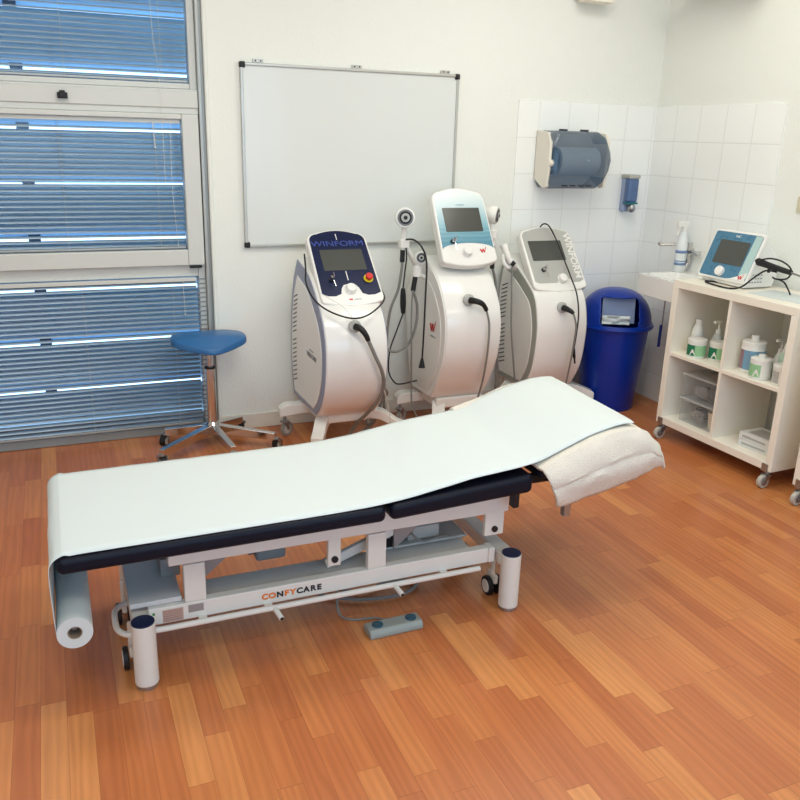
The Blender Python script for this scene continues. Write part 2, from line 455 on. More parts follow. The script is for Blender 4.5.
fs += [tuple(range(NU))[::-1], tuple(range((NV-1)*NU, NV*NU))]
b.add(vs, fs); b.obj('seat', BLUEV, t, sub=1)
b = B(); b.cyl((sx0, sy0, .085), (sx0, sy0, .42), .025, n=24); col_ = b.obj('column', CHROME, t, bevel=.002)
b = B(); b.cyl((sx0, sy0, .42), (sx0, sy0, .51), .016, n=20); b.obj('gas_lift', CHROME, t)
b = B(); b.cyl((sx0, sy0, .412), (sx0, sy0, .422), .027, n=24); b.obj('collar', BLACK, col_)
b = B(); b.cyl((sx0, sy0, .50), (sx0, sy0, .528), .026, .045, n=20); b.box(sx0-.07, sx0+.07, sy0-.05, sy0+.05, .516, .524); b.obj('seat_plate', BLACK, t)
b = B(); b.lathe([(.030, 0), (.038, .01), (.038, .055), (.027, .07)], (sx0, sy0, .058)); b.obj('hub', CHROME, t)
tips = [(-.468, -.12), (-.06, -.045), (.052, -.36), (-.19, -.485), (-.525, -.415)]
for (tx, ty) in tips:
    d = Vector((tx-sx0, ty-sy0, 0)); L = d.length; ang = math.atan2(d.y, d.x)
    M = Matrix.Translation((sx0, sy0, 0)) @ Matrix.Rotation(ang, 4, 'Z')
    b = B()
    b.add([(.02,-.019,.066),(.02,.019,.066),(.02,.019,.114),(.02,-.019,.114),(L,-.015,.052),(L,.015,.052),(L,.015,.090),(L,-.015,.090)],
          [(0,1,2,3),(7,6,5,4),(0,4,5,1),(3,2,6,7),(0,3,7,4),(1,5,6,2)], M)
    lg = b.obj('leg', CHROME, t, bevel=.003)
    f = castor(tx, ty, .066, .028, lg, ang+1.2, tw=.03)

# ------------------------------------------------------------------ treatment machines
def logo_w(M, s, name, parent):
    """red brush-stroke zigzag mark"""
    b = B()
    pts = [(-.5,.15),(-.28,-.45),(-.05,.18),(.12,-.42),(.5,.5)]
    for (a, c), wd in zip(zip(pts, pts[1:]), (.14, .09, .13, .08)):
        a, c = Vector((*a, 0)), Vector((*c, 0)); n = Vector((-(c-a).y, (c-a).x, 0)).normalized()*wd
        b.add([(a+n)*s, (a-n)*s, (c-n*.6)*s, (c+n*.6)*s], [(0,1,2,3)], M @ Matrix.Translation((0,0,.0006)))
    return b.obj(name, RED, parent)
def machine(label, xl, xr, front, back, pan, trim, face, legs, bodym=WHITE, vents=(-1, 1)):
    """front/back: (y,z) outlines of the side; pan: (xl, xr, y_bottom, z_bottom, y_top, z_top) of the console"""
    xc = (xl+xr)/2; t = thing('treatment_machine', label, 'machine', (xc, -.3, 0), 0, 'wheeled treatment machines along the back wall')
    fr_ = catmull(front, 6); bk = catmull(back, 4); prof = fr_+bk
    n = len(prof); m = 11; nf = len(fr_)
    b = B(); V = []
    for i in range(m):
        u = i/(m-1)*2-1
        for k, (y, z) in enumerate(prof):
            s = math.sin(PI*min(1, k/(nf-1))) if k < nf else 0
            bulge = -.022*(1-u*u)*max(0, s)
            ridge = .006*math.exp(-(u/.10)**2)*(1 if k < nf else 0)*max(0, s)
            V.append((xl+(xr-xl)*(u+1)/2, y+bulge+ridge, z))
    F = [(i*n+k, i*n+(k+1) % n, (i+1)*n+(k+1) % n, (i+1)*n+k) for i in range(m-1) for k in range(n)]
    F += [tuple(range(n))[::-1], tuple(range((m-1)*n, m*n))]
    b.add(V, F); body = b.obj('body', bodym, t, bevel=.008, seg=3, ang=50)
    cy = sum(p[0] for p in prof)/n; cz = sum(p[1] for p in prof)/n
    def shrink(p, k, sh=(0, 0)): return [(cy+sh[0]+(y-cy)*k, cz+sh[1]+(z-cz)*k) for y, z in p]
    for side, x in ((-1, xl), (1, xr)):
        b = B(); b.prism(shrink(prof, .975), x-.002*side, x+.004*side, fn=lambda a, c, h: (h, a, c)); st = b.obj('side_trim', trim, t, bevel=.002)
        b = B(); P = shrink(prof, .84, (.018, -.028))
        b.prism(P, x+.002*side, x+.008*side, fn=lambda a, c, h: (h, a, c)); sp = b.obj('side_panel', bodym, st, bevel=.003)
        if side not in vents: continue
        b = B()
        for i in range(20):
            if i == 10: continue
            z = .30+.024*i
            yb = max([p[0] for p in P if abs(p[1]-z) < .07])-.03
            M = Matrix.Translation((x+.0085*side, yb-.03, z)) @ Matrix.Rotation(-.35, 4, 'X')
            b.box(-.0012, .0012, -.036, .034, -.0030, .0030, M)
        b.obj('vent_slots', mat('vent_dark', (60, 58, 55), .6), sp)
    # console
    pl, pr, yb, zb, yt, zt = pan; w = pr-pl; L = math.hypot(yt-yb, zt-zb)
    Mc = frame(((pl+pr)/2, yb, zb), (1, 0, 0), (0, yt-yb, zt-zb))
    def outline(dx, y0, y1, rt, rb, arch=.02, bow=.02):
        hw = w/2-dx; pts = []
        for i in range(9):
            u = -1+2*i/8; pts.append((u*(hw-rb), y0-bow*(1-u*u)))
        for i in range(1, 6):
            a = -PI/2+PI/2*i/5; pts.append((hw-rb+rb*math.cos(a), y0+rb+rb*math.sin(a)))
        hw2 = hw-.006
        for i in range(0, 6):
            a = PI/2*i/5; pts.append((hw2-rt+rt*math.cos(a), y1-rt+rt*math.sin(a)))
        for i in range(1, 9):
            u = 1-2*i/8; pts.append((u*(hw2-rt), y1+arch*(1-u*u)))
        for i in range(1, 6):
            a = PI/2+PI/2*i/5; pts.append((-hw2+rt+rt*math.cos(a), y1-rt+rt*math.sin(a)))
        for i in range(0, 5):
            a = PI+PI/2*i/5; pts.append((-hw+rb+rb*math.cos(a), y0+rb+rb*math.sin(a)))
        return pts
    b = B(); b.prism(outline(0, 0, L, .05, .022), -.055, 0, M=Mc); con = b.obj('console', bodym, t, bevel=.009, seg=3)
    # neck joining console and body
    b = B(); b.prism([(-w*.36, .03), (w*.36, .03), (w*.33, L*.72), (-w*.33, L*.72)], -.15, -.05, M=Mc); b.obj('neck', bodym, t, bevel=.02, seg=3)
    if face[0] == 'navy':
        o = outline(.012, .012, L-.010, .042, .02, bow=0)
        hw = w/2-.012
        low = [(-hw+.0, .055), (-hw+.03, .042), (-.085, .040), (-.055, .052), (-.045, .085), (-.03, .105), (0, .112), (.03, .105), (.045, .085), (.055, .052), (.085, .040), (hw-.03, .042), (hw, .055)]
        o = low+[p for p in o if p[1] > .056 and not (abs(p[0]) < hw-.03 and p[1] < .1)]
    elif face[0] == 'teal':
        hw = w/2-.012
        o = [(hw*math.sin(a), .075+.035*math.cos(a*1.0)) for a in [(-PI/2+PI*i/12) for i in range(13)]]
        o = o+[p for p in outline(.012, .012, L-.012, .04, .02) if p[1] > .11 and not (abs(p[0]) < .05 and p[1] < .15)]
    else:
        hw = w/2-.012
        o = [(-hw+.004, .05), (-hw+.03, .038), (-.02, .038), (0, .055), (.02, .078), (.05, .078), (.075, .055), (.09, .038), (hw-.03, .038), (hw-.004, .05)]
        o = o+[p for p in outline(.012, .012, L-.012, .04, .02) if p[1] > .06]
    b = B(); b.prism(o, .0, .002, M=Mc); fp = b.obj('face_panel', face[1], con)
    return t, con, fp, Mc, w, L, body
MS = lambda M, x, y, z=0: M @ Matrix.Translation((x, y, z))
def screen(fp, Mc, x, y, w, h):
    b = B(); b.prism(rrect(w, h, .004), .0015, .0035, M=MS(Mc, x, y)); return b.obj('screen', SCREEN, fp)
def keyswitch(fp, Mc, x, y):
    b = B(); b.cyl((0, 0, .002), (0, 0, .012), .0125, n=20, M=MS(Mc, x, y)); k = b.obj('key_switch', BLACK, fp, bevel=.001)
    b = B(); b.cyl((0, 0, .012), (0, 0, .03), .009, n=16, M=MS(Mc, x, y)); b.box(-.0015, .0015, -.012, .012, .03, .052, MS(Mc, x, y))
    b.cyl((0, -.02, .03), (.004, -.055, .028), .0022, n=8, M=MS(Mc, x, y)); b.obj('key', CHROME, k)
def knob(con, Mc, x, y, r=.026):
    b = B(); b.lathe([(r*1.15, 0), (r*1.15, .004), (r, .005), (r*.96, .018), (r*.8, .022)], (0,0,.001), M=MS(Mc, x, y)); return b.obj('dial', WHITE, con)
def socket(body, x, y, z, tilt=.15):
    M = frame((x, y, z), (1, 0, 0), (0, tilt, 1))
    b = B(); b.lathe([(.030, -.01), (.030, .004), (.022, .009)], (0,0,0), M=M); return b.obj('socket', GREYF, body)
def arm(t, x0, y0, x1, y1, z0=.17, z1=.10, w=.055):
    d = Vector((x1-x0, y1-y0, 0)); L = d.length
    M = Matrix.Translation((x0, y0, 0)) @ Matrix.Rotation(math.atan2(d.y, d.x), 4, 'Z')
    top = [(0, z0+.025), (L*.45, z0+.02), (L*.8, z1+.035), (L, z1+.012)]
    bot = [(L, z1-.03), (L*.85, z1-.028), (L*.45, z0-.035), (0, z0-.03)]
    poly = catmull(top, 3)+catmull(bot, 3)
    b = B(); b.prism(poly, -w/2, w/2, fn=lambda a, c, h: (a, h, c), M=M); a_ = b.obj('leg', WHITE, t, bevel=.010, seg=3, ang=50)
    castor(x1-d.x/L*.03, y1-d.y/L*.03, z1, .040 if z1 > .12 else .028, a_, .5, wheelm=mat('grey_tyre', (150, 148, 142), .5))
def base(t, xl, xr, y0, y1):
    b = B(); b.box(xl+.03, xr-.03, y0, y1, .145, .205); b.obj('base', WHITE, t, bevel=.012, seg=3)

# --- navy machine
P1 = [(-.16,.955),(-.366,.90),(-.52,.79),(-.61,.69),(-.65,.56),(-.635,.40),(-.575,.28),(-.49,.20)]
K1 = [(-.07,.195),(-.03,.35),(-.02,.5),(-.045,.71),(-.09,.85)]
t, con, fp, Mc, w, L, body = machine('white wheeled treatment machine with navy console and red stop button, nearest the window',
    .235, .548, P1, K1, (.248, .575, -.543, .787, -.235, 1.085), BG, ('navy', NAVY), None)
screen(fp, Mc, .002, .255, .222, .128); keyswitch(fp, Mc, -.085, .135); knob(con, Mc, 0, .077, .026)
b = B(); b.cyl((0,0,.002), (0,0,.006), .024, n=24, M=MS(Mc, .105, .135)); e_ = b.obj('stop_collar', YEL, fp)
b = B(); b.lathe([(.011, .004), (.011, .014), (.018, .016), (.019, .026), (.015, .03)], M=MS(Mc, .105, .135)); b.obj('stop_button', RED, e_)
text('WINFORM', .045, MS(Mc, -.004, .356, .0026), 'lettering', mat('blue_letter', (58, 78, 156), .3), fp, sx=1.30)
b = B(); b.box(-.002, .002, -.018, .018, .002, .003, MS(Mc, -.002, .400)); b.box(-.002, .002, -.028, .028, .002, .003, MS(Mc, -.001, .158)); b.obj('white_line', WHITE, fp)
b = B(); b.box(-.022, -.004, -.004, .004, .0, .001, MS(Mc, 0, .018)); b.obj('red_mark', RED, con)
text('winform', .011, MS(Mc, .022, .018, .001), 'small_lettering', GREYM, con)
Ms = frame((.2255, -.43, .50), (0, -1, 0), (0, 0, 1))
st = [c for c in t.children if c.name.startswith('side_trim')][0]
text('WINFORM', .034, Ms, 'side_lettering', GREYM, st, bold=.0006)
text('medical systems', .011, Ms @ Matrix.Translation((0, .03, 0)), 'side_lettering_small', GREYM, st)
socket(body, .375, -.655, .695)
base(t, .235, .548, -.47, -.09)
arm(t, .30, -.20, .118, -.185, .165, .15, .07); arm(t, .31, -.40, .215, -.55, .165, .095, .065); arm(t, .50, -.38, .735, -.47, .165, .095, .065); arm(t, .50, -.2, .66, -.16)
b = B(); pl = [(.375,-.662,.695),(.391,-.69,.69),(.41,-.705,.665),(.425,-.705,.635)]
b.tube(pl, lambda s: .017-.005*s); plg = b.obj('plug', BLACK, t)
b = B(); b.tube([(.425,-.705,.635),(.462,-.705,.554),(.505,-.69,.468),(.525,-.66,.391),(.514,-.62,.302),(.48,-.55,.21),(.455,-.46,.123),(.43,-.42,.04),(.50,-.36,.02),(.60,-.36,.10),(.62,-.40,.22),(.60,-.52,.30),(.545,-.60,.36),(.53,-.63,.40)], .0095)
b.obj('hose', CABG, t)
b = B(); b.tube([(.232,-.30,.99),(.215,-.38,.93),(.196,-.45,.874),(.206,-.53,.816),(.244,-.60,.775),(.308,-.655,.748),(.368,-.685,.74),(.438,-.665,.749),(.517,-.61,.777),(.572,-.53,.80),(.585,-.44,.83)], .0042); b.obj('cable', BLACK, t)
b = B(); b.tube([(.238,-.53,.84),(.28,-.575,.815),(.325,-.615,.786),(.36,-.66,.74),(.375,-.68,.715)], .002); b.obj('wire', mat('thin_white_wire', (225,225,220), .5), t)
b = B(); b.tube([(.53,-.62,.40),(.56,-.62,.30),(.60,-.58,.17),(.63,-.55,.06)], .0022); b.obj('wire', MATS['thin_white_wire'], t)

# --- teal machine
TEAL = bpy.data.materials.new('teal_face'); TEAL.use_nodes = True
nt = TEAL.node_tree; N_ = nt.nodes; p = N_['Principled BSDF']; p.inputs['Roughness'].default_value = .25
tc = N_.new('ShaderNodeTexCoord'); sp_ = N_.new('ShaderNodeSeparateXYZ'); nt.links.new(tc.outputs['Generated'], sp_.inputs[0])
wv = N_.new('ShaderNodeTexWave'); wv.bands_direction = 'Z'; wv.inputs['Scale'].default_value = 4.2; wv.inputs['Distortion'].default_value = 1.8
nt.links.new(tc.outputs['Generated'], wv.inputs['Vector'])
rp = N_.new('ShaderNodeValToRGB'); rp.color_ramp.elements[0].color = srgb(96, 150, 168); rp.color_ramp.elements[1].color = srgb(226, 236, 234)
rp.color_ramp.elements[0].position = .1; rp.color_ramp.elements[1].position = .92
q = rp.color_ramp.elements.new(.42); q.color = srgb(140, 184, 196)
nt.links.new(sp_.outputs[2], rp.inputs[0])
mr = N_.new('ShaderNodeMapRange'); mr.inputs['From Min'].default_value = .42; mr.inputs['From Max'].default_value = .30; mr.inputs['To Max'].default_value = .3
nt.links.new(sp_.outputs[2], mr.inputs['Value'])
ml = N_.new('ShaderNodeMath'); ml.operation = 'MULTIPLY'; nt.links.new(wv.outputs['Fac'], ml.inputs[0]); nt.links.new(mr.outputs[0], ml.inputs[1])
mx = N_.new('ShaderNodeMix'); mx.data_type = 'RGBA'; nt.links.new(ml.outputs[0], mx.inputs['Factor']); nt.links.new(rp.outputs[0], mx.inputs['A']); mx.inputs['B'].default_value = srgb(60, 120, 142)
nt.links.new(mx.outputs['Result'], p.inputs['Base Color'])
P2 = [(-.21,.955),(-.30,.93),(-.40,.885),(-.48,.81),(-.545,.70),(-.562,.58),(-.54,.44),(-.47,.3),(-.40,.205)]
K2 = [(-.14,.2),(-.10,.3),(-.05,.5),(-.025,.7),(-.09,.86)]
t, con, fp, Mc, w, L, body = machine('tallest white treatment machine with teal wave console, middle of the row',
    .905, 1.222, P2, K2, (.925, 1.245, -.452, .945, -.24, 1.29), WHITE, ('teal', TEAL), None, vents=(1,))
screen(fp, Mc, .0, .240, .215, .135); keyswitch(fp, Mc, -.085, .118); knob(con, Mc, -.012, .062, .026)
text('winform', .014, MS(Mc, 0, .325, .0026), 'lettering', mat('teal_letter', (120, 160, 176), .4), fp)
logo_w(MS(Mc, .085, .068, .001), .034, 'logo', con)
st = [c for c in t.children if c.name.startswith('side_trim')][0]
Ms = frame((.8955, -.42, .612), (0, -1, 0), (0, 0, 1)); logo_w(Ms @ Matrix.Translation((0,0,.001)), .066, 'side_logo', st)
text('winform', .022, Ms @ Matrix.Translation((0, -.055, 0)), 'side_lettering', GREYF, st)
socket(body, 1.03, -.552, .77)
base(t, .905, 1.222, -.42, -.12)
arm(t, .97, -.19, .79, -.18, .165, .15, .07); arm(t, .98, -.34, .93, -.46, .165, .11, .07); arm(t, 1.18, -.34, 1.25, -.50, .165, .095, .065); arm(t, 1.18, -.2, 1.36, -.19)
b = B(); b.tube([(1.03,-.562,.77),(1.06,-.60,.767),(1.09,-.60,.75),(1.112,-.595,.72)], lambda s: .017-.006*s); b.obj('plug', BLACK, t)
b = B(); b.tube([(1.112,-.595,.72),(1.13,-.60,.65),(1.13,-.605,.56),(1.138,-.58,.45),(1.15,-.53,.32),(1.155,-.47,.18),(1.17,-.40,.03)], .0055); b.obj('hose', CABG, t)
# holder arms for the hand pieces on both sides
b = B(); b.tube([(.90,-.22,.86),(.84,-.235,.95),(.80,-.235,1.02)], .014); b.box(.765, .815, -.26, -.215, 1.0, 1.045); b.obj('holder', WHITE, t, bevel=.004)
b = B(); b.tube([(.915,-.28,.84),(.87,-.31,.86),(.84,-.315,.88)], .013); b.cyl((.838,-.318,.86), (.838,-.318,.915), .024, n=18); b.obj('holder', WHITE, t, bevel=.003)
b = B(); b.tube([(1.245,-.20,.93),(1.29,-.235,.98),(1.315,-.245,1.05)], .014); b.cyl((1.315,-.25,1.04), (1.315,-.25,1.085), .024, n=18); b.obj('holder', WHITE, t, bevel=.003)

# hand pieces hanging on the teal machine (each its own thing)
def applicator(c, d, r, label, stem, cable, name='hand_applicator', col=WHITE, cr=.0075, blackpart=None):
    t = thing(name, label, 'applicator', c, 0, 'applicators hanging on the machines')
    d = Vector(d).normalized(); c = Vector(c)
    b = B(); b.lathe([(r*.35, -r*1.1), (r*.8, -r*.75), (r, -r*.2), (r, r*.28), (r*.92, r*.36)], c, d); h = b.obj('head', col, t)
    b = B(); b.lathe([(r*.8, 0), (r*.8, .004)], c+d*(r*.36), d); f = b.obj('face_ring', mat('applicator_grey', (120, 120, 118), .4), h)
    b = B(); b.lathe([(r*.62, 0), (r*.62, .004)], c+d*(r*.36+.003), d); b.obj('inner_ring', BLACK, f)
    b = B(); b.lathe([(r*.45, 0), (r*.42, .005)], c+d*(r*.36+.005), d); b.obj('lens', GREYF, f)
    b = B(); b.lathe([(r*.2, 0), (r*.2, .004)], c+d*(r*.36+.009), d); b.obj('centre', BLACK, f)
    b = B(); b.tube(stem, .015); b.obj('handle', col, t)
    if blackpart: b = B(); b.tube(blackpart, .013); b.obj('grip', BLACK, t)
    b = B(); b.tube(cable, cr); b.obj('cable', CABG, t)
    return t
applicator((.785,-.26,1.157), (-.28,-.92,.12), .052, 'big round white applicator with ringed lens hung left of the teal machine',
    [(.787,-.245,1.12),(.788,-.24,1.06),(.786,-.238,.99)],
    [(.784,-.24,.93),(.778,-.25,.885),(.76,-.25,.779),(.717,-.25,.663),(.70,-.25,.482),(.694,-.25,.285),(.70,-.24,.12),(.73,-.22,.03)],
    blackpart=[(.786,-.238,.995),(.786,-.238,.96),(.784,-.24,.925)])
applicator((.845,-.345,.962), (-.28,-.95,.1), .032, 'small round applicator with black collar hung on the left side of the teal machine',
    [(.842,-.33,.95),(.838,-.318,.90),(.832,-.318,.865)],
    [(.817,-.32,.784),(.843,-.32,.708),(.841,-.32,.599),(.804,-.32,.503),(.741,-.32,.463),(.69,-.31,.468),(.655,-.28,.50)],
    blackpart=[(.830,-.318,.868),(.822,-.32,.82),(.817,-.32,.784)])
applicator((1.315,-.25,1.165), (.72,-.62,-.1), .048, 'white applicator with dark tilted disc hung right of the teal machine',
    [(1.305,-.24,1.13),(1.312,-.245,1.06),(1.318,-.25,1.0)],
    [(1.322,-.25,.88),(1.343,-.25,.82),(1.366,-.25,.695),(1.385,-.25,.50),(1.40,-.24,.25),(1.41,-.22,.03)],
    blackpart=[(1.318,-.25,1.0),(1.32,-.25,.94),(1.322,-.25,.875)])
t = thing('probe', 'slim black probe hanging on a thin black lead between the navy and teal machines', 'probe', (.783,-.27,.72))
b = B(); b.tube([(.781,-.27,.79),(.783,-.27,.72),(.785,-.27,.655)], lambda s: .010+.006*math.sin(PI*s)); b.obj('grip', BLACK, t)
b = B(); b.tube([(.785,-.27,.655),(.755,-.26,.56),(.722,-.25,.45),(.722,-.24,.33),(.76,-.24,.262),(.80,-.24,.25),(.87,-.235,.257),(.95,-.22,.26)], .004); b.obj('lead', BLACK, t)
b = B(); b.tube([(.798,-.255,1.0),(.80,-.26,.95),(.79,-.265,.87),(.781,-.27,.79)], .004); b.obj('lead', BLACK, t)
t = thing('power_cord', 'black power cord with plug end hanging down the left side of the teal machine', 'cord', (.825,-.45,.42))
b = B(); b.tube([(.795,-.262,1.046),(.805,-.34,1.053),(.832,-.38,1.02),(.853,-.40,.944),(.840,-.43,.754),(.828,-.45,.549),(.825,-.45,.45)], .0048); b.obj('cable', BLACK, t)
b = B(); b.lathe([(.006, .05), (.010, .035), (.016, .005), (.018, 0)], (.825,-.45,.40)); b.obj('plug', BLACK, t)
b = B()
b.tube([(.812,-.33,.79),(.806,-.335,.685),(.812,-.335,.466),(.818,-.335,.297),(.818,-.35,.182),(.842,-.36,.10),(.875,-.38,.03),(.93,-.42,.012)], .0045)
tag(b.obj('cable', CABG), 'thin grey cable running straight down to the floor beside the teal machine', 'cable')

# --- grey machine
P3 = [(-.06,.93),(-.20,.885),(-.34,.81),(-.43,.74),(-.475,.62),(-.482,.5),(-.455,.33),(-.38,.2)]
K3 = [(-.09,.2),(-.045,.35),(-.02,.6),(-.03,.8)]
t, con, fp, Mc, w, L, body = machine('white treatment machine with grey console beside the blue bin',
    1.50, 1.822, P3, K3, (1.505, 1.85, -.42, .777, -.18, 1.075), GT, ('grey', GREYF), None)
screen(fp, Mc, -.022, .242, .215, .128); keyswitch(fp, Mc, -.085, .118); knob(con, Mc, .022, .060, .026)
text('WINFORM', .056, MS(Mc, .131, .205, .0026) @ Matrix.Rotation(PI/2*-1, 4, 'Z'), 'lettering', WHITE, fp, sx=1.1, bold=.0012)
text('winform', .012, MS(Mc, -.08, .30, .0026), 'small_lettering', WHITE, fp)
socket(body, 1.645, -.487, .685)
base(t, 1.50, 1.822, -.40, -.10)
arm(t, 1.57, -.2, 1.42, -.2); arm(t, 1.57, -.32, 1.50, -.46, .165, .095, .065); arm(t, 1.76, -.28, 2.0, -.36, .165, .12, .075); arm(t, 1.77, -.18, 1.90, -.12)
b = B(); b.tube([(1.645,-.50,.685),(1.650,-.53,.683),(1.66,-.555,.675),(1.668,-.565,.665)], lambda s: .018-.008*s); b.obj('plug', BLACK, t)
b = B(); b.tube([(1.668,-.565,.665),(1.685,-.575,.60),(1.692,-.56,.50),(1.70,-.53,.36),(1.73,-.46,.20),(1.75,-.42,.03)], .005); b.obj('hose', CABG, t)
b = B(); b.tube([(1.50,-.20,.86),(1.45,-.25,.90),(1.41,-.27,.91)], .015)
b.tube([(1.375,-.27,.955),(1.372,-.285,.915),(1.395,-.295,.885),(1.425,-.29,.90),(1.428,-.28,.93)], .012); b.obj('holder', WHITE, t)
t = thing('sensor_lead', 'long thin black lead draped over the grey console and hanging in front of it', 'lead', (1.72,-.3,.9))
b = B(); b.tube([(1.66,-.14,1.02),(1.665,-.175,1.095),(1.69,-.21,1.10),(1.715,-.27,1.02),(1.728,-.345,.92),(1.728,-.43,.83),(1.722,-.50,.76),(1.715,-.545,.66),(1.71,-.55,.55),(1.705,-.545,.46)], .0042); b.obj('cable', BLACK, t)
b = B(); b.tube([(1.705,-.545,.46),(1.712,-.545,.42),(1.722,-.545,.375)], lambda s: .008 if s < .6 else .005); b.obj('tip', BLACK, t)
t = thing('hand_applicator', 'curved white hand piece hooked on the left side of the grey machine', 'applicator', (1.40,-.285,.93), 0, 'applicators hanging on the machines')
b = B(); b.tube([(1.385,-.25,1.0),(1.392,-.285,.95),(1.41,-.305,.91)], lambda s: .022-.008*s); b.obj('head', WHITE, t)
b = B(); b.cyl((1.41,-.305,.915), (1.425,-.315,.90), .014); b.obj('collar', BLACK, t)
b = B(); b.tube([(1.415,-.31,.90),(1.41,-.32,.84),(1.408,-.34,.70),(1.413,-.35,.55),(1.44,-.35,.366),(1.48,-.32,.2),(1.50,-.30,.03)], .005); b.obj('cable', CABG, t)

# ------------------------------------------------------------------ bin
bx, by = 2.178, -.262
t = thing('waste_bin', 'blue round waste bin with open dome lid in the tiled corner', 'bin', (bx, by, 0))
b = B(); b.lathe([(.158, 0), (.163, .01), (.208, .515), (.200, .515), (.156, .03), (.001, .02)], (bx, by, 0), n=48, cap=False)
b.obj('bucket', BLUEP, t)
# dome lid with rectangular mouth facing the room
b = B(); nu, nv = 144, 72
ang0 = math.atan2(-4.0, -2.1)
def dome(i, j):
    a = 2*PI*i/nu; ph = PI/2*j/nv
    r = .214*math.cos(ph)**.8 if j < nv else 0.0004
    return (bx+r*math.cos(a), by+r*math.sin(a), .525+.205*math.sin(ph))
V = [dome(i, j) for i in range(nu) for j in range(nv+1)]
F = []
for i in range(nu):
    a = 2*PI*(i+.5)/nu; da = (a-ang0+PI) % (2*PI)-PI
    for j in range(nv):
        ph = PI/2*(j+.5)/nv
        lat = .214*math.cos(ph)**.8*math.sin(da)
        zz = .525+.205*math.sin(ph)
        q_ = max(abs(lat)-.085, 0)**2+max(abs(zz-.612)-.055, 0)**2
        if abs(da) < PI/2 and q_ < .025**2: continue
        i2 = (i+1) % nu
        F.append((i*(nv+1)+j, i2*(nv+1)+j, i2*(nv+1)+j+1, i*(nv+1)+j+1))
b.add(V, F); b.obj('lid', BLUEP, t, solid=.005, weld=True)
b = B(); b.lathe([(.205, 0), (.226, .002), (.232, .014), (.228, .026), (.205, .032)], (bx, by, .502), n=48, cap=False); b.obj('rim', BLUEP, t)
# hinged flap pushed in and the rubbish seen through the mouth
BAG = mat('grey_bin_flap', (118, 132, 164), .35)
dx, dy = math.cos(ang0), math.sin(ang0)
Mf = frame((bx+dx*.10, by+dy*.10, .625), (-dy, dx, 0), (-dx*.25, -dy*.25, 1))
b = B(); b.box(-.095, .095, -.085, .085, -.003, .003, Mf); b.obj('flap', BAG, t, bevel=.002)
b = B()
def crum(u, v):
    x = (u-.5)*.16; y = (v-.5)*.10
    return tuple(Mf @ Vector((x-.02, y*.5-.07, .035+.02*noise.noise(Vector((x*30, y*30, 2)))+.02*v)))
b.grid(crum, 12, 8); tag(b.obj('paper_towel', PAPER, solid=.001), 'crumpled white paper towel showing in the mouth of the blue bin', 'paper towel')

# ------------------------------------------------------------------ dispensers
SMOKE = mat('smoke_blue_plastic', (60, 90, 118), .12, alpha=.62, coat=.4)
t = thing('paper_towel_dispenser', 'large smoked blue paper roll dispenser with white sides on the tiled back wall', 'dispenser', (1.95, -.009, 1.42))
x0, x1, z0, z1 = 1.69, 2.095, 1.298, 1.612
side = [(-.009, z0+.05), (-.11, z0-.0), (-.15, z0+.01), (-.16, z0+.12), (-.16, z1-.06), (-.13, z1-.01), (-.009, z1)]
b = B(); b.prism(side, x0, x0+.02, fn=lambda a, c, h: (h, a, c)); b.prism(side, x1-.02, x1, fn=lambda a, c, h: (h, a, c)); b.box(x0, x1, -.02, -.009, z0+.05, z1)
b.obj('housing', WHITE2, t, bevel=.004)
cov = [(x0+.012, z0+.03), (x0+.03, z0), (x1-.08, z0), (x1-.035, z0+.035), (x1+.0, z0+.10), (x1+.012, z0+.16), (x1+.0, z0+.21), (x1-.04, z1-.03), (x1-.09, z1), (x0+.04, z1), (x0+.012, z1-.02)]
b = B()
n = len(cov); cx_ = sum(p[0] for p in cov)/n; cz_ = sum(p[1] for p in cov)/n
rings = [(1, -.012), (1, -.15), (.965, -.172), (.88, -.184), (.6, -.190), (.02, -.192)]
V = [(cx_+(a-cx_)*k, y, cz_+(c-cz_)*k) for k, y in rings for a, c in cov]
F = [(j*n+i, j*n+(i+1) % n, (j+1)*n+(i+1) % n, (j+1)*n+i) for j in range(len(rings)-1) for i in range(n)]
b.add(V, F); b.obj('cover', SMOKE, t)
b = B(); b.cyl((x0+.085, -.09, z0+.15), (x1-.06, -.09, z0+.15), .078, n=36); ro = b.obj('paper_roll', mat('blue_white_roll', (232, 240, 246), .8), t)
b = B(); b.cyl((x0+.045, -.09, z0+.15), (x0+.07, -.09, z0+.15), .075, n=36); b.cyl((x0+.02, -.09, z0+.15), (x0+.085, -.09, z0+.15), .02); b.obj('roll_holder', mat('dark_mechanism', (52, 60, 66), .4), t)
b = B()
for q in range(4): b.box(x0+.08+q*.055, x0+.115+q*.055, -.193, -.186, z0+.016, z0+.022)
b.obj('slot', BLACK, t)
for q in (x0+.07, x0+.21):
    b = B()
    for k in range(4): b.box(q+k*.012, q+k*.012+.008, -.15, -.13, z1-.002, z1+.009)
    b.obj('hinge', mat('dark_hinge', (60, 66, 68), .5), t)
b = B(); b.cyl((x0-.001, -.155, z0+.14), (x0+.03, -.155, z0+.14), .02); b.obj('lock', WHITE2, t)
t = thing('soap_dispenser', 'small blue liquid soap dispenser with chrome push button on the corner tiles', 'dispenser', (2.36, -.009, 1.17))
b = B(); b.box(2.312, 2.378, -.055, -.009, 1.155, 1.37); b.obj('backplate', mat('soap_grey_blue', (150, 166, 196), .3), t, bevel=.01, seg=3)
b = B(); b.box(2.306, 2.384, -.098, -.045, 1.21, 1.358); b.obj('tank', mat('soap_tank', (78, 108, 154), .12, alpha=.85, coat=.5), t, bevel=.018, seg=4)
b = B(); b.box(2.304, 2.386, -.10, -.012, 1.352, 1.376); b.obj('cap', GREYF, t, bevel=.008, seg=3)
b = B(); b.box(2.308, 2.382, -.099, -.05, 1.204, 1.214); b.obj('band', mat('teal_band', (20, 110, 120), .4), t)
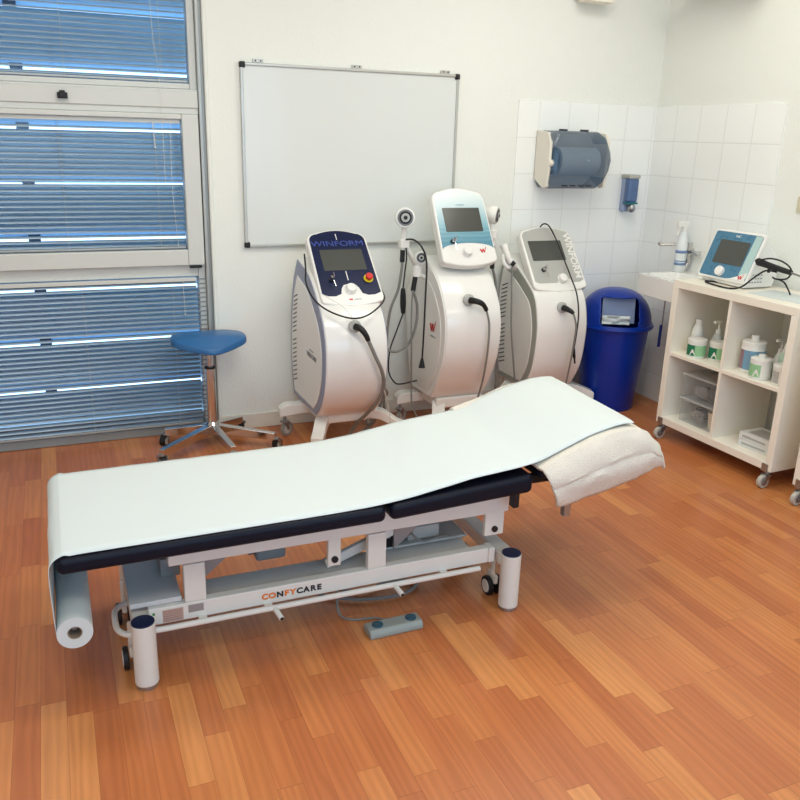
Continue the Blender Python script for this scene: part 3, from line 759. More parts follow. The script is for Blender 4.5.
b = B(); b.ball((2.350, -.085, 1.18), .025, sq=(1, 1, 1.1)); b.obj('push_button', STEEL, t)

# box on the wall above the frame edge
t = thing('wall_unit', 'cream wall-mounted unit whose lower lip shows at the top edge above the dispenser', 'unit', (1.9, -.001, 2.3))
B().box(1.86, 2.07, -.11, -.001, 2.30, 2.5).obj('casing', WHITE2, t, bevel=.01); B().box(1.88, 2.06, -.12, -.03, 2.285, 2.30).obj('lip', CREAM, t, bevel=.002)
t = thing('wall_shelf', 'white shelf high on the right wall near the room corner', 'shelf', (2.4, -.55, 2.34))
B().box(2.27, 2.529, -.80, -.28, 2.36, 2.385).obj('board', WHITE2, t)
for yy in (-.4, -.7): B().box(2.35, 2.529, yy-.01, yy+.01, 2.32, 2.36).obj('bracket', WHITE2, t)
t = thing('wall_switch', 'beige wall switch at the right edge beyond the tiles', 'switch', (2.52, -1.19, 1.29))
B().box(2.519, 2.529, -1.23, -1.15, 1.25, 1.33).obj('plate', mat('beige_plastic', (214, 208, 180), .5), t, bevel=.003); B().box(2.514, 2.52, -1.215, -1.165, 1.265, 1.315).obj('rocker', MATS['beige_plastic'], t, bevel=.003)

# ------------------------------------------------------------------ basin, tap, spray bottle
t = thing('wash_basin', 'white rectangular wash basin on the side wall between bin and cabinet', 'basin', (2.35, -.62, .73))
X0, X1, Y0, Y1, Z0, Z1 = 2.165, 2.52, -.802, -.452, .735, .852
b = B(); o_r = rrect(X1-X0, Y1-Y0, .012, 3, (X0+X1)/2, (Y0+Y1)/2); i_r = rrect(X1-X0-.12, Y1-Y0-.05, .05, 3, (X0+X1)/2-.035, (Y0+Y1)/2)
f_r = rrect(X1-X0-.2, Y1-Y0-.13, .04, 3, (X0+X1)/2-.035, (Y0+Y1)/2); n = len(o_r)
V = [(x, y, Z0) for x, y in o_r]+[(x, y, Z1) for x, y in o_r]+[(x, y, Z1) for x, y in i_r]+[(x, y, Z0+.02) for x, y in f_r]
F = [(k*n+i, k*n+(i+1) % n, (k+1)*n+(i+1) % n, (k+1)*n+i) for k in range(3) for i in range(n)]+[tuple(range(n))[::-1], tuple(range(3*n, 4*n))]
b.add(V, F); b.obj('bowl', mat('ceramic', (240, 240, 236), .12, coat=.5), t, bevel=.004)
b = B(); b.cyl((2.33, -.63, Z0+.02), (2.33, -.63, Z0+.024), .02); b.obj('drain', CHROME, t)
b = B(); b.tube([(2.36,-.63,.735),(2.36,-.63,.55),(2.40,-.63,.52),(2.515,-.63,.52)], .016); b.obj('trap', CHROME, t)
t = thing('tap', 'chrome wall tap with long spout above the wash basin', 'tap', (2.50, -.50, .95))
b = B(); b.cyl((2.49,-.47,.90), (2.49,-.47,1.02), .018); b.cyl((2.49,-.56,.965), (2.49,-.42,.965), .014); b.cyl((2.49,-.47,.965), (2.521,-.47,.965), .02); b.cyl((2.46,-.47,.853), (2.49,-.47,.90), .014); b.obj('valve', CHROME, t, bevel=.002)
b = B(); b.tube([(2.48,-.47,1.0),(2.42,-.42,1.005),(2.36,-.385,.998),(2.345,-.375,1.012)], .009); b.obj('spout', CHROME, t)
t = thing('spray_bottle', 'white trigger spray bottle with blue label behind the basin tap', 'bottle', (2.43, -.57+.13, .852))
sxx, syy = 2.435, -.47
b = B(); b.lathe([(.030, 0), (.032, .006), (.032, .14), (.025, .19), (.013, .225), (.012, .235)], (sxx, syy, .853)); b.obj('bottle', mat('white_translucent_plastic', (232, 238, 238), .3), t)
b = B(); b.lathe([(.0325, .04), (.0325, .054)], (sxx, syy, .853), cap=False); b.lathe([(.0325, .060), (.0325, .066)], (sxx, syy, .853), cap=False); b.lathe([(.0325, .108), (.0325, .124)], (sxx, syy, .853), cap=False); b.obj('blue_label', mat('label_blue', (120, 146, 190), .5), t, solid=.0006)
b = B(); b.cyl((sxx, syy, 1.085), (sxx, syy, 1.11), .015); b.box(sxx-.05, sxx+.026, syy-.011, syy+.011, 1.108, 1.14); b.tube([(sxx-.025, syy, 1.11), (sxx-.037, syy, 1.09), (sxx-.046, syy, 1.06)], .006); b.obj('trigger_head', WHITE, t, bevel=.003)
t = thing('hanging_strap', 'narrow steel bar with blue strip hanging between basin and cabinet', 'bar', (2.3, -.54, .43))
b = B(); b.cyl((2.30,-.545,.735), (2.30,-.545,.55), .004); b.obj('rod', STEEL, t)
b = B(); b.box(2.285, 2.30, -.55, -.542, .43, .56); b.obj('blue_strip', mat('strap_blue', (40, 60, 130), .4), t)

# ------------------------------------------------------------------ cabinets (local frames)
CA = .04
def cabinet(label, x, y, n=2):
    t = thing('shelf_cabinet', label, 'cabinet', (x, y, 0), CA, 'white cube shelf cabinets on castors')
    S = .79; D = .385; z0 = .0892; T = .038; q = .016
    b = B(); b.box(0, D, -S, 0, z0+S-T, z0+S); b.box(0, D, -S, 0, z0, z0+T)
    b.box(0, D, -T, 0, z0+T, z0+S-T); b.box(0, D, -S, -S+T, z0+T, z0+S-T)
    b.obj('carcass', CREAM, t, local=True, bevel=.0015)
    b = B(); b.box(.004, D-.004, -S+T, -T, z0+S/2-q/2, z0+S/2+q/2); b.obj('shelf', CREAM, t, local=True)
    b = B(); b.box(.004, D-.004, -S/2-q/2, -S/2+q/2, z0+T, z0+S/2-q/2); b.box(.004, D-.004, -S/2-q/2, -S/2+q/2, z0+S/2+q/2, z0+S-T); b.obj('divider', CREAM, t, local=True)
    for px, py in ((.045, -.035), (.045, -S+.035), (D-.045, -.035), (D-.045, -S+.035)):
        b = B(); b.cyl((px-.02, py, .066), (px-.02, py, .086), .010); b.box(px-.045, px+.02, py-.026, py+.026, z0-.006, z0)
        b.box(px-.049, px-.045, py-.018, py+.018, z0-.006, z0+.034)
        b.prism([(-.02, .07), (.02, .07), (.03, .028), (.016, .026)], -.017, -.014, fn=lambda a, c, h: (px-.025+a*-1, py+h, c))
        b.prism([(-.02, .07), (.02, .07), (.03, .028), (.016, .026)], .014, .017, fn=lambda a, c, h: (px-.025+a*-1, py+h, c))
        b.cyl((px-.02, py, .062), (px-.02, py, .070), .020)
        c = b.obj('castor', STEEL, t, local=True, bevel=.001)
        b = B(); b.cyl((px-.045, py-.011, .032), (px-.045, py+.011, .032), .032, n=28); b.obj('wheel', mat('grey_wheel', (190, 186, 174), .4), c, local=True, bevel=.003)
        b = B(); b.cyl((px-.045, py-.0125, .032), (px-.045, py+.0125, .032), .018, n=20); b.cyl((px-.045, py-.018, .032), (px-.045, py+.018, .032), .006); b.obj('hub', STEEL, c, local=True)
    return t
cb = cabinet('cream open cube cabinet on castors holding jars and clear boxes beside the basin', 2.0947, -.8306)
cabinet('cream cabinet on castors cut off by the right edge, past the one with jars', 2.120, -1.755)
def cw(x, y, z):   # cabinet local to world
    c, s = math.cos(CA), math.sin(CA); return (2.0947+x*c-y*s, -.8306+x*s+y*c, z)
ZS = .0892+.395+.008; ZB = .0892+.038; ZT = .0892+.79
JW = mat('jar_white', (236, 236, 228), .35); GRN = mat('label_green', (28, 118, 84), .5); LGR = mat('label_light_green', (150, 200, 150), .5); LBL = mat('label_sky', (120, 164, 190), .5); LPK = mat('label_mauve', (150, 120, 128), .5)
def jar(lx, ly, r, h, label, cap='lid', lab=(GRN,), name='cream_jar', cat='jar', split=1.20, peak=True):
    x, y, z = cw(lx, ly, ZS); z += .0005
    t = thing(name, label, cat, (x, y, z), 0, 'jars and bottles in the cabinet')
    b = B(); b.lathe([(r*.94, 0), (r, .006), (r, h*.78), (r*.96, h*.8)], (x, y, z)); b.obj('jar_body', JW, t)
    b = B()
    if cap == 'lid': b.lathe([(r*1.03, h*.8), (r*1.03, h*.97), (r*.97, h)], (x, y, z))
    else: b.lathe([(r*1.0, h*.8), (r*1.0, h*.93), (r*.9, h*.96), (r*.35, h*.97), (r*.33, h*1.1), (r*.28, h*1.12)], (x, y, z))
    b.obj('lid', JW, t)
    b = B(); a0, a1 = PI*.80, PI*1.66
    def f(u, v, a0=a0, a1=a1): a = a0+(a1-a0)*u; return (x+(r+.0008)*math.cos(a), y+(r+.0008)*math.sin(a), z+h*(.12+.58*v))
    b.grid(f, 16, 2); lo = b.obj('label_wrap', lab[0], t)
    if len(lab) > 1:
        b = B(); a2, a3 = PI*split, PI*1.66
        def g(u, v): a = a2+(a3-a2)*u; return (x+(r+.0014)*math.cos(a), y+(r+.0014)*math.sin(a), z+h*(.12+.58*v))
        b.grid(g, 8, 2); b.obj('label_stripe', lab[1], lo)
    if not peak: return t
    b = B()                                        # pale peak printed on the wrap
    am = PI*1.13
    pts = [(am-.34, .14), (am+.34, .14), (am+.06, .48), (am-.06, .48)]
    b.add([(x+(r+.0022)*math.cos(a), y+(r+.0022)*math.sin(a), z+h*q) for a, q in pts], [(0,1,2,3)]); b.obj('label_peak', JW, lo)
    return t
jar(.07, -.155, .048, .098, 'white jar with dark green label, left of the two in the upper left cell', lab=(GRN, LGR))
jar(.13, -.245, .046, .098, 'white jar with green and pale label, right of the two in the upper left cell', lab=(GRN, LGR))
jar(.12, -.475, .058, .165, 'largest white tub with blue and mauve label in the upper right cell', cap='cap', lab=(LPK, LBL), name='gel_tub', cat='tub', split=1.0, peak=False)
jar(.07, -.575, .050, .105, 'white capped tub with pale green stripes in the upper right cell', cap='cap', lab=(LGR, JW), name='gel_tub', cat='tub', split=1.25)
jar(.075, -.695, .040, .098, 'plain white jar with small grey text next to the right cabinet side', lab=(GREYF, JW), split=1.15, peak=False)
def bottle(lx, ly, prof, label, m, top=None, name='bottle'):
    x, y, z = cw(lx, ly, ZS); z += .0005
    t = thing(name, label, 'bottle', (x, y, z), 0, 'jars and bottles in the cabinet')
    b = B(); b.lathe(prof, (x, y, z)); b.obj('bottle_body', m, t)
    b = B(); h = prof[-1][1]
    if top == 'pump':
        b.cyl((x, y, z+h), (x, y, z+h+.02), .014); b.cyl((x, y, z+h+.02), (x, y, z+h+.06), .005); b.box(x-.035, x+.012, y-.008, y+.008, z+h+.056, z+h+.068)
    elif top == 'nozzle': b.lathe([(.018, h), (.016, h+.02), (.005, h+.055)], (x, y, z))
    else: b.lathe([(.017, h), (.017, h+.028), (.015, h+.03)], (x, y, z))
    b.obj({'pump': 'pump', 'nozzle': 'nozzle'}.get(top, 'cap'), JW, t, bevel=.001)
    return t
bottle(.135, -.082, [(.030,0),(.032,.01),(.032,.10),(.027,.13),(.020,.15)], 'white flip-cap bottle standing behind the dark green jar', JW)
bottle(.17, -.190, [(.030,0),(.031,.01),(.031,.09),(.014,.125)], 'white pump bottle standing behind the two green jars', mat('clear_grey_plastic', (196, 200, 196), .3), 'pump', 'pump_bottle')
bottle(.19, -.575, [(.028,0),(.03,.01),(.03,.08),(.014,.115)], 'small white pump bottle behind the pale green tub', JW, 'pump', 'pump_bottle')
bottle(.16, -.632, [(.028,0),(.03,.01),(.03,.11),(.02,.135)], 'pale green pointed nozzle bottle behind the plain white jar', mat('pale_green_plastic', (196, 222, 200), .35), 'nozzle')
CLEAR = mat('clear_plastic', (215, 220, 220), .12, alpha=.09)
def clearbox(z, label, dev):
    x, y, _ = cw(.055, -.235, 0)
    t = thing('storage_box', label, 'box', (x, y, z), CA, 'clear boxes in the lower left cell')
    b = B()
    for (a0, a1, c0, c1, e0, e1) in ((0,.26,-.125,.125,0,.003),(0,.003,-.125,.125,0,.12),(.257,.26,-.125,.125,0,.12),(0,.26,-.125,-.122,0,.12),(0,.26,.122,.125,0,.12)):
        b.box(a0, a1, c0, c1, e0, e1)
    b.obj('tub', CLEAR, t, local=True, bevel=.001)
    b = B(); b.box(-.008, .268, -.133, .133, .121, .133); b.obj('lid', mat('clear_lid', (225, 228, 226), .2, alpha=.4), t, local=True, bevel=.004)
    b = B(); b.box(-.0025, -.0005, -.05, .04, .03, .09); b.obj('panel_mark', mat('clear_mark', (225,225,222), .3, alpha=.14), t, local=True)
def worldpt(lx, ly, z): return cw(.055+lx, -.235+ly, z)
clearbox(ZB+.0005, 'lower clear plastic storage box with a beige cup inside', 0)
clearbox(ZB+.1355, 'upper clear plastic storage box with a dark ring device inside', 1)
t = thing('ring_device', 'dark device with a round ring inside the upper clear box', 'device', worldpt(.05, -.04, ZB+.14))
c = Vector(worldpt(.045, -.065, ZB+.19))
b = B(); b.lathe([(.018, -.02), (.046, -.02), (.050, 0), (.044, .008), (.030, .004), (.022, .01)], c, (-1, -.1, .2)); b.obj('ring', mat('dark_grey_plastic', (66, 66, 70), .4), t)
c2 = Vector(worldpt(.07, .02, ZB+.175)); b = B(); b.ball(c2, .04, sq=(1.2, 1.4, .8)); b.obj('handle', BLACK, t)
t = thing('coiled_cable', 'grey coiled cable lying inside the lower clear box', 'cable', worldpt(.08, .04, ZB+.004))
b = B(); pts = []
for i in range(60):
    a = i*.55; p_ = worldpt(.10+(.045+.008*math.sin(i*.9))*math.cos(a), .035+.05*math.sin(a), ZB+.014+i*.0011); pts.append(p_)
b.tube(pts, .0045, smooth=2, n=8); b.obj('loop', mat('dark_grey_plastic', (66,66,70), .4), t)
t = thing('cup', 'beige plastic cup inside the lower clear box', 'cup', worldpt(.05, -.07, ZB+.004))
b = B(); b.lathe([(.026, .004), (.034, .095), (.031, .095), (.024, .01), (.001, .009)], worldpt(.05, -.075, ZB+.002), cap=False); b.obj('cup_body', mat('beige_plastic2', (222, 208, 182), .4), t)
for i, lb in enumerate(('lower flat white carton in the lower right cell', 'upper flat white carton in the lower right cell')):
    x, y, z = cw(.145, -.605, ZB+.0005+i*.036)
    t = thing('carton', lb, 'carton', (x, y, z), CA+.06-.05*i, 'white cartons in the cabinet')
    b = B(); b.box(-.075, .075, -.09, .09, 0, .035); b.obj('box', mat('carton_white', (226, 228, 224), .6), t, local=True, bevel=.002)
    b = B(); b.box(-.0762, -.075, -.07, .07, .012, .022); b.box(-.05, .05, -.06, .06, .035, .0355); b.obj('print', GREYF, t, local=True)

# tabletop device
t = thing('tabletop_device', 'small white control unit with blue face and screen on top of the cream cabinet', 'device', (2.27, -1.02, ZT))
Mt = frame((2.225, -1.018, ZT+.026), (.06, -1, 0), (.42, 0, 1))
b = B(); b.prism(rrect(.325, .262, .016, 4, 0, .131), -.022, 0, M=Mt); sh = b.obj('bezel', WHITE, t, bevel=.006, seg=3)
b = B(); pr = rrect(.30, .238, .012, 4, 0, .131); b.prism(pr, 0, .0015, M=Mt); fp = b.obj('face_panel', mat('teal_blue_face', (72, 122, 150), .28), sh)
b = B(); b.prism([(.098, .014), (.15, .03), (.148, .248), (.105, .248)], .0015, .0022, M=Mt); b.obj('face_stripe', mat('pale_teal', (176, 204, 200), .3), fp)
b = B(); b.prism([(.03, .012), (.147, .012), (.147, .06), (.10, .035), (.06, .018)], .0016, .0026, M=Mt); b.obj('face_corner', WHITE, fp)
b = B(); b.prism(rrect(.19, .125, .003, 2, -.003, .145), .0015, .0035, M=Mt); b.obj('screen', SCREEN, fp)
b = B(); b.lathe([(.026, 0), (.025, .016), (.02, .02)], M=MS(Mt, -.02, .042, .0015)); b.obj('dial', WHITE, fp)
logo_w(MS(Mt, .118, .032, .003), .03, 'logo', fp); text('NC', .018, MS(Mt, .0, .232, .002), 'lettering', WHITE, fp, sx=1.3)
b = B(); bodyp = [(0, ZT+.004), (.19, ZT+.004), (.215, ZT+.06), (.205, ZT+.155), (.15, ZT+.215), (.105, ZT+.235), (.0, ZT+.03)]
b.prism(bodyp, -1.165, -.87, fn=lambda a, c, h: (2.24+a, h, c)); hs = b.obj('housing', WHITE, t, bevel=.010, seg=3)
b = B()
for i in range(5):
    for j in range(3): b.box(2.27+i*.018, 2.28+i*.018, -1.167, -1.164, ZT+.03+j*.018, ZT+.036+j*.018)
b.obj('vent_slots', GREYM, hs)
b = B()
for px, py in ((2.26, -.90), (2.26, -1.13), (2.41, -.90), (2.41, -1.13)): b.cyl((px, py, ZT), (px, py, ZT+.006), .01)
b.obj('feet', BLACK, t)
b = B(); b.tube([(2.30,-1.30,.985),(2.28,-1.25,.985),(2.245,-1.215,.945),(2.20,-1.19,.898),(2.175,-1.14,.884),(2.17,-1.05,.884),(2.19,-.96,.884),(2.225,-.935,.884),(2.25,-.98,.885)], .0045); b.obj('cable', BLACK, t)
t = thing('hand_probe', 'black hand probe with looped lead held at the right side of the tabletop unit', 'probe', (2.30, -1.3, 1.0))
b = B(); b.tube([(2.30,-1.17,1.018),(2.30,-1.22,1.012),(2.30,-1.30,1.003),(2.30,-1.385,.995)], lambda s: .019-.007*s); b.obj('grip', BLACK, t)
b = B(); b.tube([(2.30,-1.385,.995),(2.31,-1.44,.985),(2.33,-1.52,.965),(2.36,-1.60,.93)], .005); b.obj('lead', CABG, t)
b = B(); b.tube([(2.29,-1.20,1.03),(2.29,-1.26,1.045),(2.29,-1.335,1.04),(2.30,-1.38,1.01),(2.31,-1.36,.965),(2.31,-1.30,.950),(2.31,-1.27,.955)], .004); b.tube([(2.31,-1.30,.952),(2.32,-1.335,.94),(2.33,-1.36,.905),(2.335,-1.37,.885)], .004); b.cyl((2.30,-1.25,.975), (2.30,-1.25,1.0), .007); b.obj('loop', BLACK, t)
o = B().box(0, .21, -.15, .15, 0, .001).obj('paper_sheet', PAPER); o.location = (2.20, -1.39, ZT+.0005); o.rotation_euler = (0, 0, .1)
tag(o, 'white paper sheet lying on the cabinet top right of the tabletop unit', 'paper')

# ------------------------------------------------------------------ treatment table
t = thing('treatment_table', 'long padded treatment table with white steel frame in the centre of the room', 'treatment table', (-.17, -1.86, 0))
YN, YFR = -2.16, -1.56
def pad(x0, x1, z0a, z1a, z0b, z1b, y0=YN, y1=YFR, name='pad'):
    b = B(); P = rrect(1, 1, .001, 1)
    n = 5
    xs = [x0, x1]
    V = []; 
    for x, za, zb in ((x0, z0a, z1a), (x1, z0b, z1b)):
        V += [(x, y0, za), (x, y1, za), (x, y1, zb), (x, y0, zb)]
    b.add(V, [(0,1,2,3), (7,6,5,4), (0,4,5,1), (3,2,6,7), (0,3,7,4), (1,5,6,2)])
    return b.obj(name, VINYL, t, bevel=.020, seg=5)
pad(-.985, -.052, .436, .488, .442, .496); pad(-.038, .462, .442, .497, .464, .532)
pad(.485, .90, .500, .548, .580, .630, name='head_pad')
B().box(-.95, -.06, -2.0, -1.7, .425, .44).obj('pad_board', BLACK, t); B().box(-.03, .44, -2.0, -1.7, .425, .445).obj('pad_board', BLACK, t)
def beam(x0, x1, y0, y1, z0, z1, name, m=METALW, bv=.004, par=None):
    return B().box(x0, x1, y0, y1, z0, z1).obj(name, m, par or t, bevel=bv)
# upper rails, both sides
for y in (-2.05, -1.70):
    beam(-.69, .44, y, y+.03, .354, .446, 'upper_rail' if y < -2 else 'upper_rail')
b = B()
for x in (-.66, -.06, .40): b.box(x-.02, x+.02, -2.02, -1.70, .39, .43)
b.obj('cross_rail', METALW, t, bevel=.003)
# lower beams
lb = beam(-.755, .375, -2.045, -2.012, .166, .222, 'lower_beam'); beam(-.755, .375, -1.71, -1.677, .166, .222, 'lower_beam')
for y in (-2.043, -1.709):
    for x0, x1 in ((-.648, -.584), (-.068, -.004)):
        beam(x0, x1, y, y+.026, .222, .347, 'upright')
    for x0, x1, z in ((-.205, -.162, .262), (.352, .425, .272)):
        u = beam(x0, x1, y-.008, y+.012, z, .36, 'bracket')
        B().cyl(((x0+x1)/2, y-.014, z+.025), ((x0+x1)/2, y+.0, z+.025), .011).obj('knob', BLACK, u)
B().box(-.805, -.655, -2.03, -1.70, .224, .240).obj('end_plate', mat('plate_grey_blue', (206, 206, 204), .4), t, bevel=.003)
B().box(-.70, -.64, -1.90, -1.78, .238, .30).obj('end_box', GREYM, t, bevel=.004)
B().box(-.575, .33, -2.0, -1.90, .196, .208).obj('base_tray', mat('tray_grey', (216, 214, 206), .4), t, bevel=.003)
# feet
for x, sgn in ((-.775, -1), (.441, 1)):
    b = B(); b.box(x-.028, x+.028, -2.06, -1.66, .155, .205); b.obj('foot_beam', METALW, t, bevel=.006)
    for y in (-2.088, -1.632):
        b = B(); b.cyl((x, y, .014), (x, y, .212), .0345, n=32); po = b.obj('foot_post', METALW, t, bevel=.002)
        B().cyl((x, y, .212), (x, y, .217), .033, n=32).obj('cap', mat('dark_blue_cap', (18, 34, 70), .4), po, bevel=.001)
        B().cyl((x, y, .0), (x, y, .014), .031, n=32).obj('levelling_foot', STEEL, po, bevel=.001)
        yy = -1.985 if y < -2 else -1.73
        cx0 = x-.032 if sgn < 0 else x-.008
        b = B(); b.cyl((cx0, yy, .07), (cx0, yy, .16), .008); b.box(cx0-.008, cx0+.008, yy-.03, yy+.03, .05, .085); ca_ = b.obj('castor', METALW, t, bevel=.006)
        for q in (-1, 1):
            b = B(); b.cyl((cx0+q*.010, yy, .036), (cx0+q*.026, yy, .036), .036, n=28); w_ = b.obj('tyre', BLACK, ca_, bevel=.004)
            b = B(); b.cyl((cx0+q*.026, yy, .036), (cx0+q*.028, yy, .036), .024, n=24); b.obj('hub', METALW, ca_)
for y in (-2.05, -1.72): B().box(.375, .40, y, y+.05, .166, .222).obj('corner_bracket', METALW, t, bevel=.006)
# lever tube round the foot end
b = B(); b.tube([(.33,-2.07,.166),(-.70,-2.07,.166),(-.79,-2.068,.166)], .009, smooth=0)
b.tube([(-.79,-2.068,.166),(-.82,-2.062,.166),(-.842,-2.03,.166),(-.846,-1.98,.166),(-.842,-1.925,.166),(-.82,-1.897,.166),(-.78,-1.885,.166)], .009)
for x in (-.385, .015): b.cyl((x, -2.07, .166), (x+.012, -2.112, .150), .0085)
lv_ = b.obj('lever_tube', METALW, t)
b = B(); b.cyl((-.373, -2.112, .150), (-.3725, -2.114, .1495), .0055); b.cyl((.027, -2.112, .150), (.0275, -2.114, .1495), .0055); b.obj('tube_bore', BLACK, lv_)
b = B()
for x in (-.60, -.40, .20): b.box(x-.012, x+.012, -2.072, -2.03, .160, .172)
b.obj('tube_clip', METALW, t)
# lift arms, motor, cable coil
b = B()
for y in (-1.96, -1.78):
    M = frame((.06, y, .31), (math.cos(.34), 0, math.sin(.34)), (0, 1, 0)); b.box(-.26, .26, -.010, .010, -.016, .016, M)
b.obj('lift_arm', METALW, t, bevel=.003)
for tri in ([(-.60, .24), (-.44, .37), (-.60, .37)], [(.05, .24), (.20, .37), (.05, .37)]):
    b = B(); b.prism(tri, -1.975, -1.965, fn=lambda a, c, h: (a, h, c)); b.obj('gusset', GREYM, t)
b = B(); b.cyl((-.42, -1.86, .27), (-.02, -1.86, .30), .022, n=20); b.cyl((-.02, -1.86, .30), (.20, -1.86, .31), .012); b.obj('actuator', GREYM, t)
b = B(); b.box(-.40, -.30, -1.90, -1.82, .235, .345); b.obj('motor', mat('motor_grey', (128, 132, 132), .5), t, bevel=.012, seg=3)
b = B(); b.box(-.56, .32, -1.80, -1.765, .235, .275); b.obj('inner_rail', GREYF, t, bevel=.003)
b = B(); b.box(.02, .34, -1.95, -1.75, .226, .236); b.box(.12, .24, -1.93, -1.84, .236, .285); b.obj('control_box', GREYF, t, bevel=.006)
b = B(); pts = []
for i in range(56):
    a = i*.60; pts.append((.075+.045*math.cos(a)+.01*math.sin(i*1.7), -1.955+.0035*math.sin(i*2.3)-.02*math.sin(a), .30+.048*math.sin(a)+.006*math.cos(i*1.3)))
b.tube(pts, .0045, smooth=2, n=8); b.obj('cable_coil', CABG, t)
b = B(); b.box(.02, .06, -1.95, -1.90, .235, .33); b.obj('dark_block', BLACK, t, bevel=.004)
b = B(); b.tube([(.12,-1.955,.28),(.16,-1.96,.245),(.22,-1.96,.25),(.26,-1.95,.245)], .004); b.obj('cable', CABG, t)
# head section support
b = B(); b.box(.615, .64, -2.125, -2.10, .338, .53); b.obj('head_leg', STEEL, t, bevel=.002)
for y in (-2.10, -1.66): B().box(.44, .62, y, y+.02, .47, .50).obj('head_hinge', BLACK, t)
b = B(); b.box(.415, .435, -2.12, -2.09, .40, .45); b.obj('stop_block', BLACK, t)
# labels and lettering on the lower beam
Mb = frame((-.32, -2.0462, .194), (1, 0, 0), (0, 0, 1))
OR = mat('orange_letter', (226, 122, 44), .5); BLK = mat('black_letter', (40, 38, 38), .5)
for s, x, m in (('C', -.088, OR), ('O', -.065, OR), ('N', -.040, BLK), ('F', -.019, OR), ('Y', .001, OR), ('C', .023, BLK), ('A', .045, BLK), ('R', .067, BLK), ('E', .087, BLK)):
    text(s, .026, Mb @ Matrix.Translation((x, 0, 0)), 'letter_'+s.lower(), m, lb, sx=1.1, bold=.0011)
b = B(); b.box(-.715, -.655, -2.0468, -2.045, .172, .212); pn = b.obj('rating_plate', mat('plate_pink', (186, 154, 140), .5), lb)
b = B(); b.box(-.640, -.595, -2.0468, -2.0455, .190, .214); b.obj('rating_plate', mat('plate_grey', (150, 140, 136), .5), lb)
b = B()
for i in range(5): b.box(-.712, -.660+.0*i, -2.0474, -2.0467, .177+i*.007, .1785+i*.007)
b.obj('plate_print', mat('plate_print', (140, 110, 100), .5), pn)
b = B(); b.cyl((-.74, -2.047, .205), (-.74, -2.045, .205), .004); b.obj('green_dot', mat('green_dot', (60, 150, 80), .5), lb)
# paper roll holder rod
b = B(); b.cyl((-.955, -2.13, .262), (-.955, -1.58, .262), .008); b.tube([(-.955,-1.58,.262),(-.955,-1.57,.27),(-.95,-1.57,.43)], .006); b.obj('roll_rod', STEEL, t)

# paper cover and roll
t = thing('paper_cover', 'long white paper sheet drawn from its roll over the treatment table', 'paper', (-.17, -1.86, .5))
path = [(-1.0025,.262),(-1.003,.34),(-1.003,.43),(-.998,.468),(-.975,.490),(-.93,.4955),(-.7,.497),(-.4,.499),(-.15,.502),(0,.512),(.12,.529),(.25,.549),(.38,.562),(.47,.574),(.56,.604),(.66,.640),(.75,.6625),(.80,.668),(.845,.667)]
pp = catmull([(a, c, 0) for a, c in path], 6); NP = len(pp)
def pf(u, v):
    f = u*(NP-1); i = int(min(NP-2, f)); k = f-i
    x = pp[i][0]*(1-k)+pp[i+1][0]*k; z = pp[i][1]*(1-k)+pp[i+1][1]*k
    y = -2.150+.578*v
    edge = min(v, 1-v)
    if x > -.95: z -= .004*math.exp(-edge/.02)
    s = max(0, min(1, (x-.0)/.5))
    if x > .55: x += .03*v*(x-.55)/.3
    z += .003*s*noise.noise(Vector((x*6, y*5, 0)))+.0012*noise.noise(Vector((x*14, y*12, 4)))
    if x < -.99: x += .003*noise.noise(Vector((z*9, y*8, 1)))
    return (x, y, z)
b = B(); b.grid(pf, NP, 26); b.obj('sheet', PAPER, t, solid=.0015)
b = B()
V = []; n = 48; cx, cz = -.955, .262
prof = [(.0195, -2.158), (.0465, -2.158), (.0465, -1.60), (.0195, -1.60)]
b.lathe([(r, y) for r, y in prof]+[prof[0]], (cx, 0, cz), (0, 1, 0), n=n, cap=False); b.obj('roll', PAPER, t)
b = B(); b.lathe([(.0195, -2.156), (.0165, -2.156), (.0165, -1.602), (.0195, -1.602)], (cx, 0, cz), (0, 1, 0), n=32, cap=False); b.obj('core', mat('cardboard', (150, 132, 110), .8), t)

